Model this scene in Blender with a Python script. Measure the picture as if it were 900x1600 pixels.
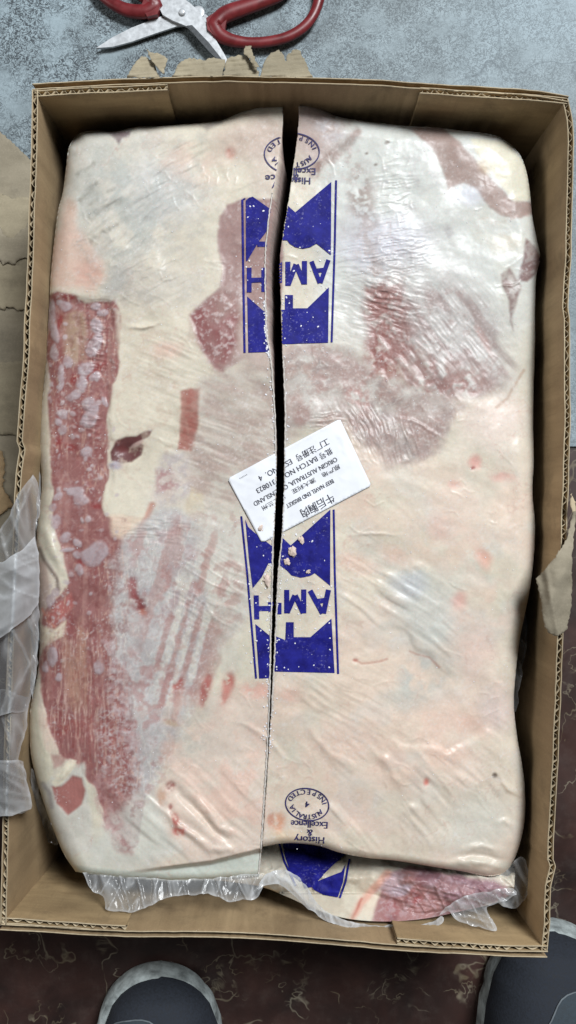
import bpy, math, random
import numpy as np
from mathutils import Vector, Matrix
from mathutils.geometry import delaunay_2d_cdt

for o in list(bpy.data.objects): bpy.data.objects.remove(o)
scene = bpy.context.scene
COL = scene.collection

# ------------------------------------------------------------------ camera
CAM_H = 0.79                 # phone held 0.79 m above the floor, looking straight down
KPX = 0.000742               # metres per photo pixel per metre of distance
cam_d = bpy.data.cameras.new('camera')
cam = bpy.data.objects.new('camera', cam_d); COL.objects.link(cam)
cam.location = (0, 0, CAM_H)
cam_d.sensor_fit = 'VERTICAL'
cam_d.angle = 2 * math.atan(800 * KPX)
cam_d.clip_start = 0.01; cam_d.clip_end = 50
scene.camera = cam

# ------------------------------------------------------------------ world and light
w = bpy.data.worlds.new('World'); scene.world = w; w.use_nodes = True
bg = w.node_tree.nodes['Background']
bg.inputs[0].default_value = (0.93, 0.97, 1.0, 1); bg.inputs[1].default_value = 0.035

def area(name, loc, target, sx, sy, power, col):
    d = bpy.data.lights.new(name, 'AREA'); d.shape = 'RECTANGLE'; d.size = sx; d.size_y = sy
    d.energy = power; d.color = col
    o = bpy.data.objects.new(name, d); COL.objects.link(o)
    o.location = loc
    o.rotation_euler = (Vector(target) - Vector(loc)).to_track_quat('-Z', 'Y').to_euler()
    return o
# big soft daylight opening beyond the top of the picture, plus an added weak fill from the left for the right wall's rim
area('doorway_daylight', (1.15, 1.75, 2.9), (0, 0.0, 0.12), 1.0, 1.0, 140, (0.95, 0.98, 1.0))
area('left_fill', (-2.0, 0.5, 1.35), (0, 0, 0.14), 1.0, 0.7, 11, (1.0, 0.98, 0.95))

scene.view_settings.view_transform = 'Standard'
scene.view_settings.look = 'None'
scene.view_settings.exposure = 0.08
scene.view_settings.gamma = 1.0
scene.render.engine = 'CYCLES'
scene.cycles.max_bounces = 8; scene.cycles.diffuse_bounces = 1
scene.cycles.transparent_max_bounces = 12

# ------------------------------------------------------------------ helpers
def W(px, py, z):
    s = KPX * (CAM_H - z)
    return ((px - 450) * s, (800 - py) * s, z)
def Wn(px, py, z):
    s = KPX * (CAM_H - z)
    return np.stack([(px - 450) * s, (800 - py) * s, z + 0 * px], -1)
def lin(c):
    return tuple((v / 255 / 12.92) if v / 255 <= 0.04045 else ((v / 255 + 0.055) / 1.055) ** 2.4 for v in c)
def L4(c): return (*lin(c), 1.0)

def hash2(ix, iy, seed):
    n = (ix.astype(np.int64) * 374761393 + iy.astype(np.int64) * 668265263 + seed * 974634777) & 0x7fffffff
    n = ((n ^ (n >> 13)) * 1274126177) & 0x7fffffff
    n = (n ^ (n >> 16)) & 0xffffff
    return n / float(0xffffff)
def vnoise(x, y, seed=0):
    x = np.asarray(x, float); y = np.asarray(y, float)
    ix = np.floor(x); iy = np.floor(y); fx = x - ix; fy = y - iy
    fx = fx * fx * fx * (fx * (fx * 6 - 15) + 10); fy = fy * fy * fy * (fy * (fy * 6 - 15) + 10)
    a = hash2(ix, iy, seed); b = hash2(ix + 1, iy, seed); c = hash2(ix, iy + 1, seed); d = hash2(ix + 1, iy + 1, seed)
    return (a + (b - a) * fx) * (1 - fy) + (c + (d - c) * fx) * fy
def fbm(x, y, scale, oct=4, seed=0, gain=0.5):
    x = np.asarray(x, float) / scale; y = np.asarray(y, float) / scale
    t = 0; amp = 1; s = 0
    for o in range(oct):
        # rotate each octave so the lattice never shows
        c, sn = math.cos(0.6 + o * 1.1), math.sin(0.6 + o * 1.1)
        t = t + amp * vnoise(c * x - sn * y + 7.3 * o, sn * x + c * y - 3.1 * o, seed + o * 17)
        s += amp; amp *= gain; x = x * 2.03; y = y * 2.03
    return t / s
def sstep(a, b, x):
    t = np.clip((x - a) / (b - a + 1e-12), 0, 1); return t * t * (3 - 2 * t)
def wrinkle(x, y, ang, wl, length, seed, p=3):
    a = math.radians(ang); c, s = math.cos(a), math.sin(a)
    u = c * x + s * y; v = -s * x + c * y
    v = v + wl * 1.1 * (fbm(x, y, wl * 5, 2, seed + 5) - 0.5)
    n = vnoise(u / length, v / wl, seed) * 0.65 + vnoise(u / length * 1.7 + 9, v / wl * 1.9, seed + 3) * 0.35
    return np.clip(1 - np.abs(2 * n - 1) * 1.6, 0, 1) ** p

def softfold(x, y, ang, wl, length, seed):
    a = math.radians(ang); c, s_ = math.cos(a), math.sin(a)
    u = c * x + s_ * y; v = -s_ * x + c * y + wl * .9 * (fbm(x, y, wl * 6, 2, seed + 5) - .5)
    return vnoise(u / length, v / wl, seed) * .6 + vnoise(u / length * 1.6 + 5, v / wl * 2.1, seed + 3) * .4
def wloc(o):
    v = Vector((0, 0, 0))
    while o: v = v + o.location; o = o.parent
    return v
def obj(name, verts, faces, mat, parent=None, base=None, smooth=True, colors=None, kind=None):
    """one mesh object; verts in world metres; base = origin of the object for a top-level thing"""
    verts = np.asarray(verts, float)
    loc = Vector(base) if base is not None else Vector((0, 0, 0))
    pl = wloc(parent) if parent else Vector((0, 0, 0))
    if parent is not None: loc = Vector((0, 0, 0))
    off = np.array((pl + loc)[:])
    me = bpy.data.meshes.new(name)
    V = verts - off
    if isinstance(faces, np.ndarray):
        k = faces.shape[1]
        me.vertices.add(len(V)); me.vertices.foreach_set('co', V.ravel())
        me.loops.add(faces.size); me.loops.foreach_set('vertex_index', faces.ravel().astype(np.int32))
        me.polygons.add(len(faces)); me.polygons.foreach_set('loop_start', np.arange(0, faces.size, k, dtype=np.int32))
        me.update(calc_edges=True)
    else:
        me.from_pydata([tuple(v) for v in V], [], faces)
    me.polygons.foreach_set('use_smooth', np.full(len(me.polygons), smooth))
    me.validate()
    if colors is not None:
        ca = me.color_attributes.new('Col', 'FLOAT_COLOR', 'POINT')
        c4 = np.concatenate([colors, np.ones((len(colors), 1))], 1).astype(np.float32)
        ca.data.foreach_set('color', c4.ravel())
    me.materials.append(mat)
    o = bpy.data.objects.new(name, me); COL.objects.link(o)
    if parent: o.parent = parent
    o.location = loc
    if kind: o['kind'] = kind
    return o
def empty(name, loc):
    o = bpy.data.objects.new(name, None); COL.objects.link(o); o.location = loc; o.empty_display_size = 0.02
    return o
def tag(o, label, cat, group=None):
    o['label'] = label; o['category'] = cat
    if group: o['group'] = group
    return o

class MB:
    def __init__(s): s.v = []; s.f = []; s.n = 0
    def add(s, V, F):
        V = np.asarray(V, float); s.v.append(V); s.f += [tuple(int(i) + s.n for i in f) for f in F]; s.n += len(V)
    def build(s, name, mat, parent=None, base=None, smooth=True, kind=None):
        return obj(name, np.concatenate(s.v), s.f, mat, parent, base, smooth, None, kind)

def grid_faces(n, m, off=0, flip=False):
    i = np.arange(n - 1)[:, None]; j = np.arange(m - 1)[None, :]
    a = i * m + j + off
    f = np.stack([a, a + 1, a + m + 1, a + m], -1).reshape(-1, 4)
    return f[:, ::-1] if flip else f
def solid_grid(A, B):
    """closed solid between two point grids (n,m,3)"""
    n, m = A.shape[:2]
    V = np.concatenate([A.reshape(-1, 3), B.reshape(-1, 3)])
    F = [tuple(f) for f in grid_faces(n, m)] + [tuple(f) for f in grid_faces(n, m, n * m, True)]
    o = n * m
    ring = [j for j in range(m)] + [i * m + m - 1 for i in range(1, n)] + [(n - 1) * m + j for j in range(m - 2, -1, -1)] + [i * m for i in range(n - 2, 0, -1)]
    for a, b in zip(ring, ring[1:] + ring[:1]): F.append((b, a, a + o, b + o))
    return V, F
def resample(pts, n, smooth=True):
    p = np.asarray(pts, float)
    if smooth and len(p) > 2:          # Catmull-Rom
        q = np.vstack([2 * p[0] - p[1], p, 2 * p[-1] - p[-2]]); out = []
        for i in range(1, len(q) - 2):
            t = np.linspace(0, 1, 12, endpoint=False)[:, None]
            a, b, c, d = q[i - 1], q[i], q[i + 1], q[i + 2]
            out.append(0.5 * (2 * b + (c - a) * t + (2 * a - 5 * b + 4 * c - d) * t ** 2 + (3 * b - a - 3 * c + d) * t ** 3))
        p = np.vstack(out + [p[-1:]])
    s = np.concatenate([[0], np.cumsum(np.linalg.norm(np.diff(p, axis=0), axis=1))])
    u = np.linspace(0, s[-1], n)
    return np.stack([np.interp(u, s, p[:, k]) for k in range(p.shape[1])], -1)
def seg_dist(X, Y, pts, closed=False):
    d = np.full(X.shape, 1e9); P = list(pts) + ([pts[0]] if closed else [])
    for (x0, y0), (x1, y1) in zip(P[:-1], P[1:]):
        dx, dy = x1 - x0, y1 - y0; L = dx * dx + dy * dy + 1e-9
        t = np.clip(((X - x0) * dx + (Y - y0) * dy) / L, 0, 1)
        d = np.minimum(d, (X - x0 - t * dx) ** 2 + (Y - y0 - t * dy) ** 2)
    return np.sqrt(d)
def inside(X, Y, pts):
    r = np.zeros(X.shape, bool)
    for (x0, y0), (x1, y1) in zip(pts, list(pts[1:]) + [pts[0]]):
        if y0 == y1: continue
        c = ((y0 > Y) != (y1 > Y)) & (X < (x1 - x0) * (Y - y0) / (y1 - y0) + x0)
        r ^= c
    return r
def cdt_poly(poly, res, jitter=0.0, bstep=None):
    """fill a pixel polygon with triangles about res pixels wide"""
    poly = np.asarray(poly, float); bstep = bstep or res
    B = []
    for a, b in zip(poly, np.vstack([poly[1:], poly[:1]])):
        n = max(1, int(np.linalg.norm(b - a) / bstep))
        for k in range(n): B.append(a + (b - a) * k / n)
    B = np.array(B); n = len(B)
    x0, y0 = B.min(0); x1, y1 = B.max(0)
    gx, gy = np.meshgrid(np.arange(x0 + res * .5, x1, res), np.arange(y0 + res * .5, y1, res))
    gx[1::2] += res * .5
    gx = gx.ravel(); gy = gy.ravel()
    if jitter:
        rs = np.random.RandomState(3); gx = gx + rs.uniform(-jitter, jitter, gx.shape); gy = gy + rs.uniform(-jitter, jitter, gy.shape)
    bp = [tuple(b) for b in B]
    m = inside(gx, gy, bp)
    gx = gx[m]; gy = gy[m]
    if len(gx):
        m = seg_dist(gx, gy, bp, True) > res * .45
        gx = gx[m]; gy = gy[m]
    pts = [Vector(b) for b in bp] + [Vector((a, b)) for a, b in zip(gx, gy)]
    edges = [(i, (i + 1) % n) for i in range(n)]
    r = delaunay_2d_cdt(pts, edges, [], 1, 1e-4)
    V = np.array([(v.x, v.y) for v in r[0]]); F = [tuple(f) for f in r[2]]
    return V, F
def slab(V2, F, zf, th):
    """solid plate: top at zf(px,py), thickness th downwards"""
    z = zf(V2[:, 0], V2[:, 1])
    top = Wn(V2[:, 0], V2[:, 1], z); bot = top.copy(); bot[:, 2] -= th
    n = len(V2); V = np.concatenate([top, bot])
    def ccw(f):
        a, b, c = (V2[i] for i in f[:3]); return ((b[0]-a[0])*(c[1]-a[1]) - (b[1]-a[1])*(c[0]-a[0])) < 0   # pixel y runs down
    T = [f if ccw(f) else f[::-1] for f in F]
    G = list(T) + [tuple(i + n for i in f[::-1]) for f in T]
    cnt = {}
    for f in T:
        for a, b in zip(f, f[1:] + f[:1]): cnt[(a, b)] = 1
    for (a, b) in cnt:
        if (b, a) not in cnt: G.append((b, a, a + n, b + n))
    return V, G
def tube(path, rad, nseg=12, closed=False, flat=1.0):
    """tube along world path, rad per point, flat = vertical squash"""
    P = np.asarray(path, float); n = len(P); rad = np.broadcast_to(rad, (n,))
    if closed: T = np.roll(P, -1, 0) - np.roll(P, 1, 0)
    else: T = np.gradient(P, axis=0)
    T /= np.linalg.norm(T, axis=1)[:, None] + 1e-12
    up = np.array([0, 0, 1.0]); S = np.cross(T, up); S /= np.linalg.norm(S, axis=1)[:, None] + 1e-12
    U = np.cross(S, T)
    a = np.linspace(0, 2 * math.pi, nseg, endpoint=False)
    V = P[:, None] + rad[:, None, None] * (np.cos(a)[None, :, None] * S[:, None] + flat * np.sin(a)[None, :, None] * U[:, None])
    F = []
    for i in range(n if closed else n - 1):
        k = (i + 1) % n
        for j in range(nseg):
            l = (j + 1) % nseg; F.append((i * nseg + j, i * nseg + l, k * nseg + l, k * nseg + j))
    if not closed:
        F.append(tuple(range(nseg))); F.append(tuple((n - 1) * nseg + j for j in reversed(range(nseg))))
    return V.reshape(-1, 3), F

# ------------------------------------------------------------------ materials
class NT:
    def __init__(s, name):
        s.m = bpy.data.materials.new(name); s.m.use_nodes = True; s.t = s.m.node_tree; s.t.nodes.clear()
        s.out = s.n('ShaderNodeOutputMaterial')
    def n(s, typ, **kw):
        nd = s.t.nodes.new(typ)
        for k, v in kw.items():
            if hasattr(nd, k): setattr(nd, k, v)
        return nd
    def l(s, a, b): s.t.links.new(a, b)
    def coord(s, scale=(1, 1, 1), rot=(0, 0, 0)):
        tc = s.n('ShaderNodeTexCoord'); mp = s.n('ShaderNodeMapping'); s.l(tc.outputs['Object'], mp.inputs[0])
        mp.inputs['Scale'].default_value = scale; mp.inputs['Rotation'].default_value = rot
        return mp.outputs[0]
    def noise(s, vec, scale, detail=4, rough=0.55, dist=0.0):
        nd = s.n('ShaderNodeTexNoise'); s.l(vec, nd.inputs['Vector'])
        nd.inputs['Scale'].default_value = scale; nd.inputs['Detail'].default_value = detail
        nd.inputs['Roughness'].default_value = rough; nd.inputs['Distortion'].default_value = dist
        return nd.outputs['Fac']
    def voro(s, vec, scale, feature='DISTANCE_TO_EDGE', rnd=1.0):
        nd = s.n('ShaderNodeTexVoronoi'); nd.feature = feature; s.l(vec, nd.inputs['Vector'])
        nd.inputs['Scale'].default_value = scale; nd.inputs['Randomness'].default_value = rnd
        return nd.outputs['Distance']
    def ramp(s, fac, stops, interp='LINEAR'):
        nd = s.n('ShaderNodeValToRGB'); s.l(fac, nd.inputs[0]); cr = nd.color_ramp; cr.interpolation = interp
        while len(cr.elements) < len(stops): cr.elements.new(0.5)
        for e, (p, c) in zip(cr.elements, stops):
            e.position = p; e.color = c if len(c) == 4 else (*c, 1)
        return nd.outputs[0]
    def g(s, v): return (v, v, v, 1)
    def math(s, op, a, b=None, clamp=False):
        nd = s.n('ShaderNodeMath'); nd.operation = op; nd.use_clamp = clamp
        for i, x in enumerate((a, b)):
            if x is None: continue
            if isinstance(x, (int, float)): nd.inputs[i].default_value = x
            else: s.l(x, nd.inputs[i])
        return nd.outputs[0]
    def mix(s, fac, a, b, blend='MIX'):
        nd = s.n('ShaderNodeMix'); nd.data_type = 'RGBA'; nd.blend_type = blend
        for i, x in ((0, fac), (6, a), (7, b)):
            if isinstance(x, (int, float)): nd.inputs[i].default_value = x
            elif isinstance(x, tuple): nd.inputs[i].default_value = x
            else: s.l(x, nd.inputs[i])
        return nd.outputs[2]
    def contour(s, fac, c, wd):
        """1 on a thin line where fac crosses c"""
        d = s.math('ABSOLUTE', s.math('SUBTRACT', fac, c))
        return s.math('SUBTRACT', 1.0, s.math('DIVIDE', d, wd), True)
    def bump(s, h, strength=0.3, dist=0.001):
        nd = s.n('ShaderNodeBump'); s.l(h, nd.inputs['Height']); nd.inputs['Strength'].default_value = strength
        nd.inputs['Distance'].default_value = dist; return nd.outputs[0]
    def pbr(s, col, rough=0.6, normal=None, **kw):
        p = s.n('ShaderNodeBsdfPrincipled')
        for key, x in [('Base Color', col), ('Roughness', rough)] + [(k.replace('_', ' '), v) for k, v in kw.items()]:
            if isinstance(x, (int, float)): p.inputs[key].default_value = x
            elif isinstance(x, tuple): p.inputs[key].default_value = x
            else: s.l(x, p.inputs[key])
        if normal is not None: s.l(normal, p.inputs['Normal'])
        s.l(p.outputs[0], s.out.inputs[0]); return p

def mat_grey_floor():
    t = NT('grey_stone_floor'); v = t.coord()
    big = t.noise(v, 5, 3); mid = t.noise(v, 40, 5, 0.6); fine = t.noise(v, 260, 3, 0.6)
    c = t.ramp(mid, [(0.3, L4((116, 128, 133))), (0.7, L4((150, 164, 170)))])
    c = t.mix(t.ramp(big, [(0.4, t.g(0)), (0.65, t.g(1))]), c, L4((160, 178, 187)))
    # worn print: short curled dark scratches, thinning out in patches
    a = t.noise(v, 200, 2, 0.5, 1.6); b = t.noise(v, 125, 2, 0.5, 2.4)
    ln = t.ramp(t.math('MAXIMUM', t.contour(a, 0.5, 0.07), t.contour(b, 0.52, 0.05)), [(0.3, t.g(0)), (0.6, t.g(1))])
    msk = t.ramp(t.noise(v, 22, 5, 0.65), [(0.36, t.g(0.15)), (0.50, t.g(1))])
    # the worn print is stronger to the left of the floor
    sx = t.n('ShaderNodeSeparateXYZ'); t.l(v, sx.inputs[0])
    wear = t.math('ADD', t.math('MULTIPLY', sx.outputs[0], -1.3), 0.52, True)
    msk = t.math('MULTIPLY', msk, t.math('ADD', wear, 0.3, True))
    c = t.mix(t.math('MULTIPLY', t.math('MULTIPLY', ln, msk), 0.95), c, L4((58, 66, 72)))
    spk = t.ramp(fine, [(0.56, t.g(0)), (0.68, t.g(1))])
    c = t.mix(t.math('MULTIPLY', t.math('MULTIPLY', spk, msk), 0.45), c, L4((70, 80, 86)))
    dv = t.n('ShaderNodeVectorMath'); dv.operation = 'ADD'; nz = t.n('ShaderNodeTexNoise'); t.l(v, nz.inputs['Vector']); nz.inputs['Scale'].default_value = 18
    sc = t.n('ShaderNodeVectorMath'); sc.operation = 'SCALE'; t.l(nz.outputs['Color'], sc.inputs[0]); sc.inputs['Scale'].default_value = 0.05
    t.l(v, dv.inputs[0]); t.l(sc.outputs[0], dv.inputs[1])
    cr = t.math('SUBTRACT', 1, t.math('DIVIDE', t.voro(dv.outputs[0], 9), 0.012), True)
    cr = t.math('MULTIPLY', cr, t.ramp(t.noise(v, 11, 2), [(0.45, t.g(0)), (0.55, t.g(1))]))
    c = t.mix(t.math('MULTIPLY', cr, 0.5), c, L4((84, 96, 104)))
    t.pbr(c, 0.62, t.bump(t.math('ADD', mid, fine), 0.25, 0.0006)); return t.m
def mat_brown_floor():
    t = NT('brown_marble_tile'); v = t.coord()
    c = t.ramp(t.noise(v, 14, 6, 0.6, 0.5), [(0.3, L4((40, 30, 28))), (0.55, L4((62, 43, 39))), (0.75, L4((80, 56, 50)))])
    n1 = t.noise(v, 10, 4, 0.5, 0.3); n2 = t.noise(v, 18, 4, 0.55, 0.4); n3 = t.noise(v, 34, 3, 0.6, 1.0)
    vein = t.math('MAXIMUM', t.contour(n1, 0.5, 0.0065), t.contour(n2, 0.44, 0.008))
    m = t.ramp(t.noise(v, 21, 3, 0.6), [(0.46, t.g(0)), (0.54, t.g(1))])
    web = t.math('MULTIPLY', t.contour(n3, 0.5, 0.035), t.ramp(t.noise(v, 20, 3, 0.6), [(0.60, t.g(0)), (0.68, t.g(.9))]))
    f = t.math('ADD', t.math('MULTIPLY', vein, m), web, True)
    vc = t.ramp(t.noise(v, 30, 3), [(0.35, L4((128, 116, 92))), (0.65, L4((166, 158, 138)))])
    c = t.mix(t.math('MULTIPLY', f, 0.55), c, vc)
    dust = t.ramp(t.noise(v, 60, 6, 0.7), [(0.5, t.g(0)), (0.9, t.g(1))])
    c = t.mix(t.math('MULTIPLY', dust, 0.14), c, L4((140, 130, 120)))
    t.pbr(c, t.ramp(t.noise(v, 30, 5), [(0.3, t.g(0.36)), (0.7, t.g(0.58))]), t.bump(dust, 0.08, 0.0004)); return t.m
def mat_card(name, c0, c1, stretch=(1, 1, 1), rough=0.85, spots=True):
    t = NT(name); v = t.coord(); vs = t.coord(stretch)
    n = t.noise(vs, 60, 5, 0.6); f = t.noise(v, 700, 3, 0.7); b = t.noise(v, 9, 3)
    c = t.ramp(n, [(0.3, L4(c0)), (0.72, L4(c1))])
    c = t.mix(t.math('MULTIPLY', t.ramp(b, [(0.42, t.g(0)), (0.62, t.g(1))]), 0.5), c, L4(tuple(x * .82 for x in c0)))
    c = t.mix(t.math('MULTIPLY', t.ramp(f, [(0.5, t.g(0)), (0.75, t.g(1))]), 0.22), c, L4(tuple(min(255, x * 1.12) for x in c1)))
    if spots:
        st = t.ramp(t.noise(v, 24, 6, 0.7), [(0.54, t.g(0)), (0.7, t.g(1))])
        c = t.mix(t.math('MULTIPLY', st, 0.45), c, L4(tuple(x * .66 for x in c0)))
        fb = t.ramp(t.noise(t.coord((1, 1, .03)), 420, 2, .6), [(.6, t.g(0)), (.75, t.g(1))])
        c = t.mix(t.math('MULTIPLY', fb, .25), c, L4(tuple(x * .8 for x in c0)))
    t.pbr(c, rough, t.bump(t.math('ADD', t.math('MULTIPLY', n, 0.7), t.math('MULTIPLY', f, 0.5)), 0.35, 0.0006)); return t.m
def mat_vcol(name, coat=0.32, rough=0.5, ss=0.10):
    t = NT(name); v = t.coord()
    a = t.n('ShaderNodeVertexColor'); a.layer_name = 'Col'
    f = t.noise(v, 900, 3, 0.6); m = t.noise(v, 220, 4, 0.6)
    c = t.mix(0.10, a.outputs[0], t.ramp(f, [(0.3, t.g(0.25)), (0.7, t.g(0.75))]), 'OVERLAY')
    h = t.math('ADD', t.math('MULTIPLY', f, 0.35), m)
    kw = dict(Coat_Weight=coat, Coat_Roughness=0.26, Coat_IOR=1.45, Specular_IOR_Level=0.25, Subsurface_Weight=ss, Subsurface_Scale=0.004)
    p = t.pbr(c, t.ramp(m, [(0.3, t.g(rough - .08)), (0.7, t.g(rough + .14))]), t.bump(h, 0.14, 0.0005), **kw)
    p.inputs['Subsurface Radius'].default_value = (1, 0.45, 0.3)
    cb = t.bump(t.math('ADD', t.noise(v, 120, 4, 0.6), t.math('MULTIPLY', t.noise(v, 420, 2), .15)), 0.16, 0.0009)
    t.l(cb, p.inputs['Coat Normal'])
    return t.m
def mat_print():
    t = NT('blue_print_ink'); v = t.coord()
    m = t.noise(v, 150, 5, 0.65)
    c = t.ramp(m, [(0.3, L4((24, 22, 100))), (0.7, L4((38, 40, 142)))])
    sc = t.ramp(t.noise(v, 520, 4, 0.7), [(0.57, t.g(0)), (0.7, t.g(1))])
    sc = t.math('MULTIPLY', sc, t.ramp(t.noise(v, 60, 3), [(0.42, t.g(0)), (0.66, t.g(1))]))
    c = t.mix(t.math('MULTIPLY', sc, 0.75), c, L4((150, 148, 196)))
    t.pbr(c, 0.6, t.bump(t.noise(v, 300, 3), 0.2, 0.0005), Specular_IOR_Level=0.15); return t.m
def mat_simple(name, col, rough=0.5, metal=0.0, var=0.12, scale=150, bump=0.15, **kw):
    t = NT(name); v = t.coord()
    n = t.noise(v, scale, 5, 0.62)
    c = t.ramp(n, [(0.3, L4(tuple(x * (1 - var) for x in col))), (0.7, L4(tuple(min(255, x * (1 + var)) for x in col)))])
    t.pbr(c, t.ramp(n, [(0.3, t.g(max(.03, rough - .08))), (0.7, t.g(min(1, rough + .1)))]), t.bump(n, bump, 0.0005), Metallic=metal, **kw); return t.m
def mat_film(name, milk=0.22, tint=(240, 244, 248)):
    t = NT(name); v = t.coord()
    n = t.noise(v, 26, 4, 0.6, 0.8); f = t.noise(v, 90, 3, 0.55, 0.5)
    tr = t.n('ShaderNodeBsdfTransparent'); tr.inputs[0].default_value = (0.97, 0.98, 0.99, 1)
    b = t.bump(t.math('ADD', n, t.math('MULTIPLY', f, .5)), 0.12, 0.0015)
    df = t.n('ShaderNodeBsdfDiffuse'); df.inputs[0].default_value = L4(tint)
    tl = t.n('ShaderNodeBsdfTranslucent'); tl.inputs[0].default_value = L4(tint)
    md = t.n('ShaderNodeMixShader'); md.inputs[0].default_value = .35; t.l(df.outputs[0], md.inputs[1]); t.l(tl.outputs[0], md.inputs[2])
    gl = t.n('ShaderNodeBsdfGlossy'); gl.inputs['Roughness'].default_value = 0.16; t.l(b, gl.inputs['Normal'])
    mx = t.n('ShaderNodeMixShader'); fac = t.ramp(t.math('ADD', t.math('MULTIPLY', n, .6), t.math('MULTIPLY', f, .4)), [(0.36, t.g(milk * .8)), (0.52, t.g(milk)), (0.68, t.g(min(.95, milk * 1.25)))])
    va = t.n('ShaderNodeVertexColor'); va.layer_name = 'Col'
    fac = t.math('ADD', fac, t.math('MULTIPLY', va.outputs[0], .45), True)
    t.l(fac, mx.inputs[0]); t.l(tr.outputs[0], mx.inputs[1]); t.l(md.outputs[0], mx.inputs[2])
    fr = t.n('ShaderNodeFresnel'); fr.inputs[0].default_value = 1.4; t.l(b, fr.inputs['Normal'])
    m2 = t.n('ShaderNodeMixShader'); t.l(t.math('MULTIPLY', fr.outputs[0], .8), m2.inputs[0]); t.l(mx.outputs[0], m2.inputs[1]); t.l(gl.outputs[0], m2.inputs[2])
    t.l(m2.outputs[0], t.out.inputs[0]); return t.m

M_GREY = mat_grey_floor(); M_BROWN = mat_brown_floor()
M_CARD = mat_card('cardboard_inner', (158, 133, 99), (194, 167, 129), (1, 1, 0.12))
M_TAB = mat_card('cardboard_tab', (160, 135, 99), (198, 171, 129), (0.25, 1, 1))
M_EDGE = mat_card('cardboard_raw_edge', (186, 168, 138), (206, 190, 160))
M_TORN = mat_card('torn_cardboard_ply', (148, 138, 116), (180, 169, 144), (0.2, 1, 1))
M_SHEET = mat_card('scuffed_cardboard', (142, 133, 114), (172, 162, 142), (0.3, 1, 1))
M_MEAT = mat_vcol('film_wrapped_beef'); M_PRINT = mat_print()
M_CUT = mat_simple('sawn_meat_face', (120, 108, 104), 0.6, var=.25, scale=300)
M_LABEL = mat_simple('label_paper', (240, 243, 250), 0.55, var=.025, scale=60, bump=.25)
M_TEXT = mat_simple('label_black_ink', (74, 74, 86), 0.7)
M_INK = mat_simple('stamp_navy_ink', (46, 42, 92), 0.6, var=.3, scale=500)
M_FILM = mat_film('clear_liner_film', 0.22); M_FILM_CLEAR = mat_film('clear_liner_film_inside', 0.16)
M_FILM_EDGE = mat_film('white_film_edge', 0.45)
M_STEEL = mat_simple('brushed_steel', (200, 204, 208), 0.4, 0.25, .08, 200)
M_STEEL_DK = mat_simple('bevel_dark_reflection', (66, 70, 74), 0.45, 0.1, .2, 300)
M_RED = mat_simple('red_plastic_grip', (112, 36, 40), 0.38, var=.14, scale=90, bump=.1)
M_SOLE = mat_simple('worn_pale_rubber', (148, 156, 156), 0.85, var=.42, scale=60, bump=.8)
M_UPPER = mat_simple('navy_knit_upper', (36, 41, 50), 0.85, var=.2, scale=500, bump=.6)
M_PANEL = mat_simple('slate_toe_panel', (52, 62, 70), 0.8, var=.15, scale=400, bump=.5)
M_SEAM = mat_simple('grey_seam_tape', (106, 114, 120), 0.7)
M_CRUMB = mat_simple('frozen_crumb', (212, 192, 180), 0.6, var=.15, scale=300)
M_ICE = mat_simple('ice_flake', (232, 232, 238), 0.35, var=.05)
M_GROUT = mat_simple('floor_joint', (70, 66, 62), 0.9)

# ------------------------------------------------------------------ floor
def plane(name, x0, y0, x1, y1, z, mat):
    o = obj(name, [(x0, y0, z), (x1, y0, z), (x1, y1, z), (x0, y1, z)], [(0, 1, 2, 3)], mat); o['kind'] = 'structure'; return o
YJ = W(0, 700, 0)[1]
plane('floor', -3, YJ + .0015, 3, 3.5, 0, M_GREY)
plane('tiled_floor', -3, -3, 3, YJ - .0015, 0, M_BROWN)
plane('floor_joint', -3, YJ - .003, 3, YJ + .003, -0.002, M_GROUT)

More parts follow.
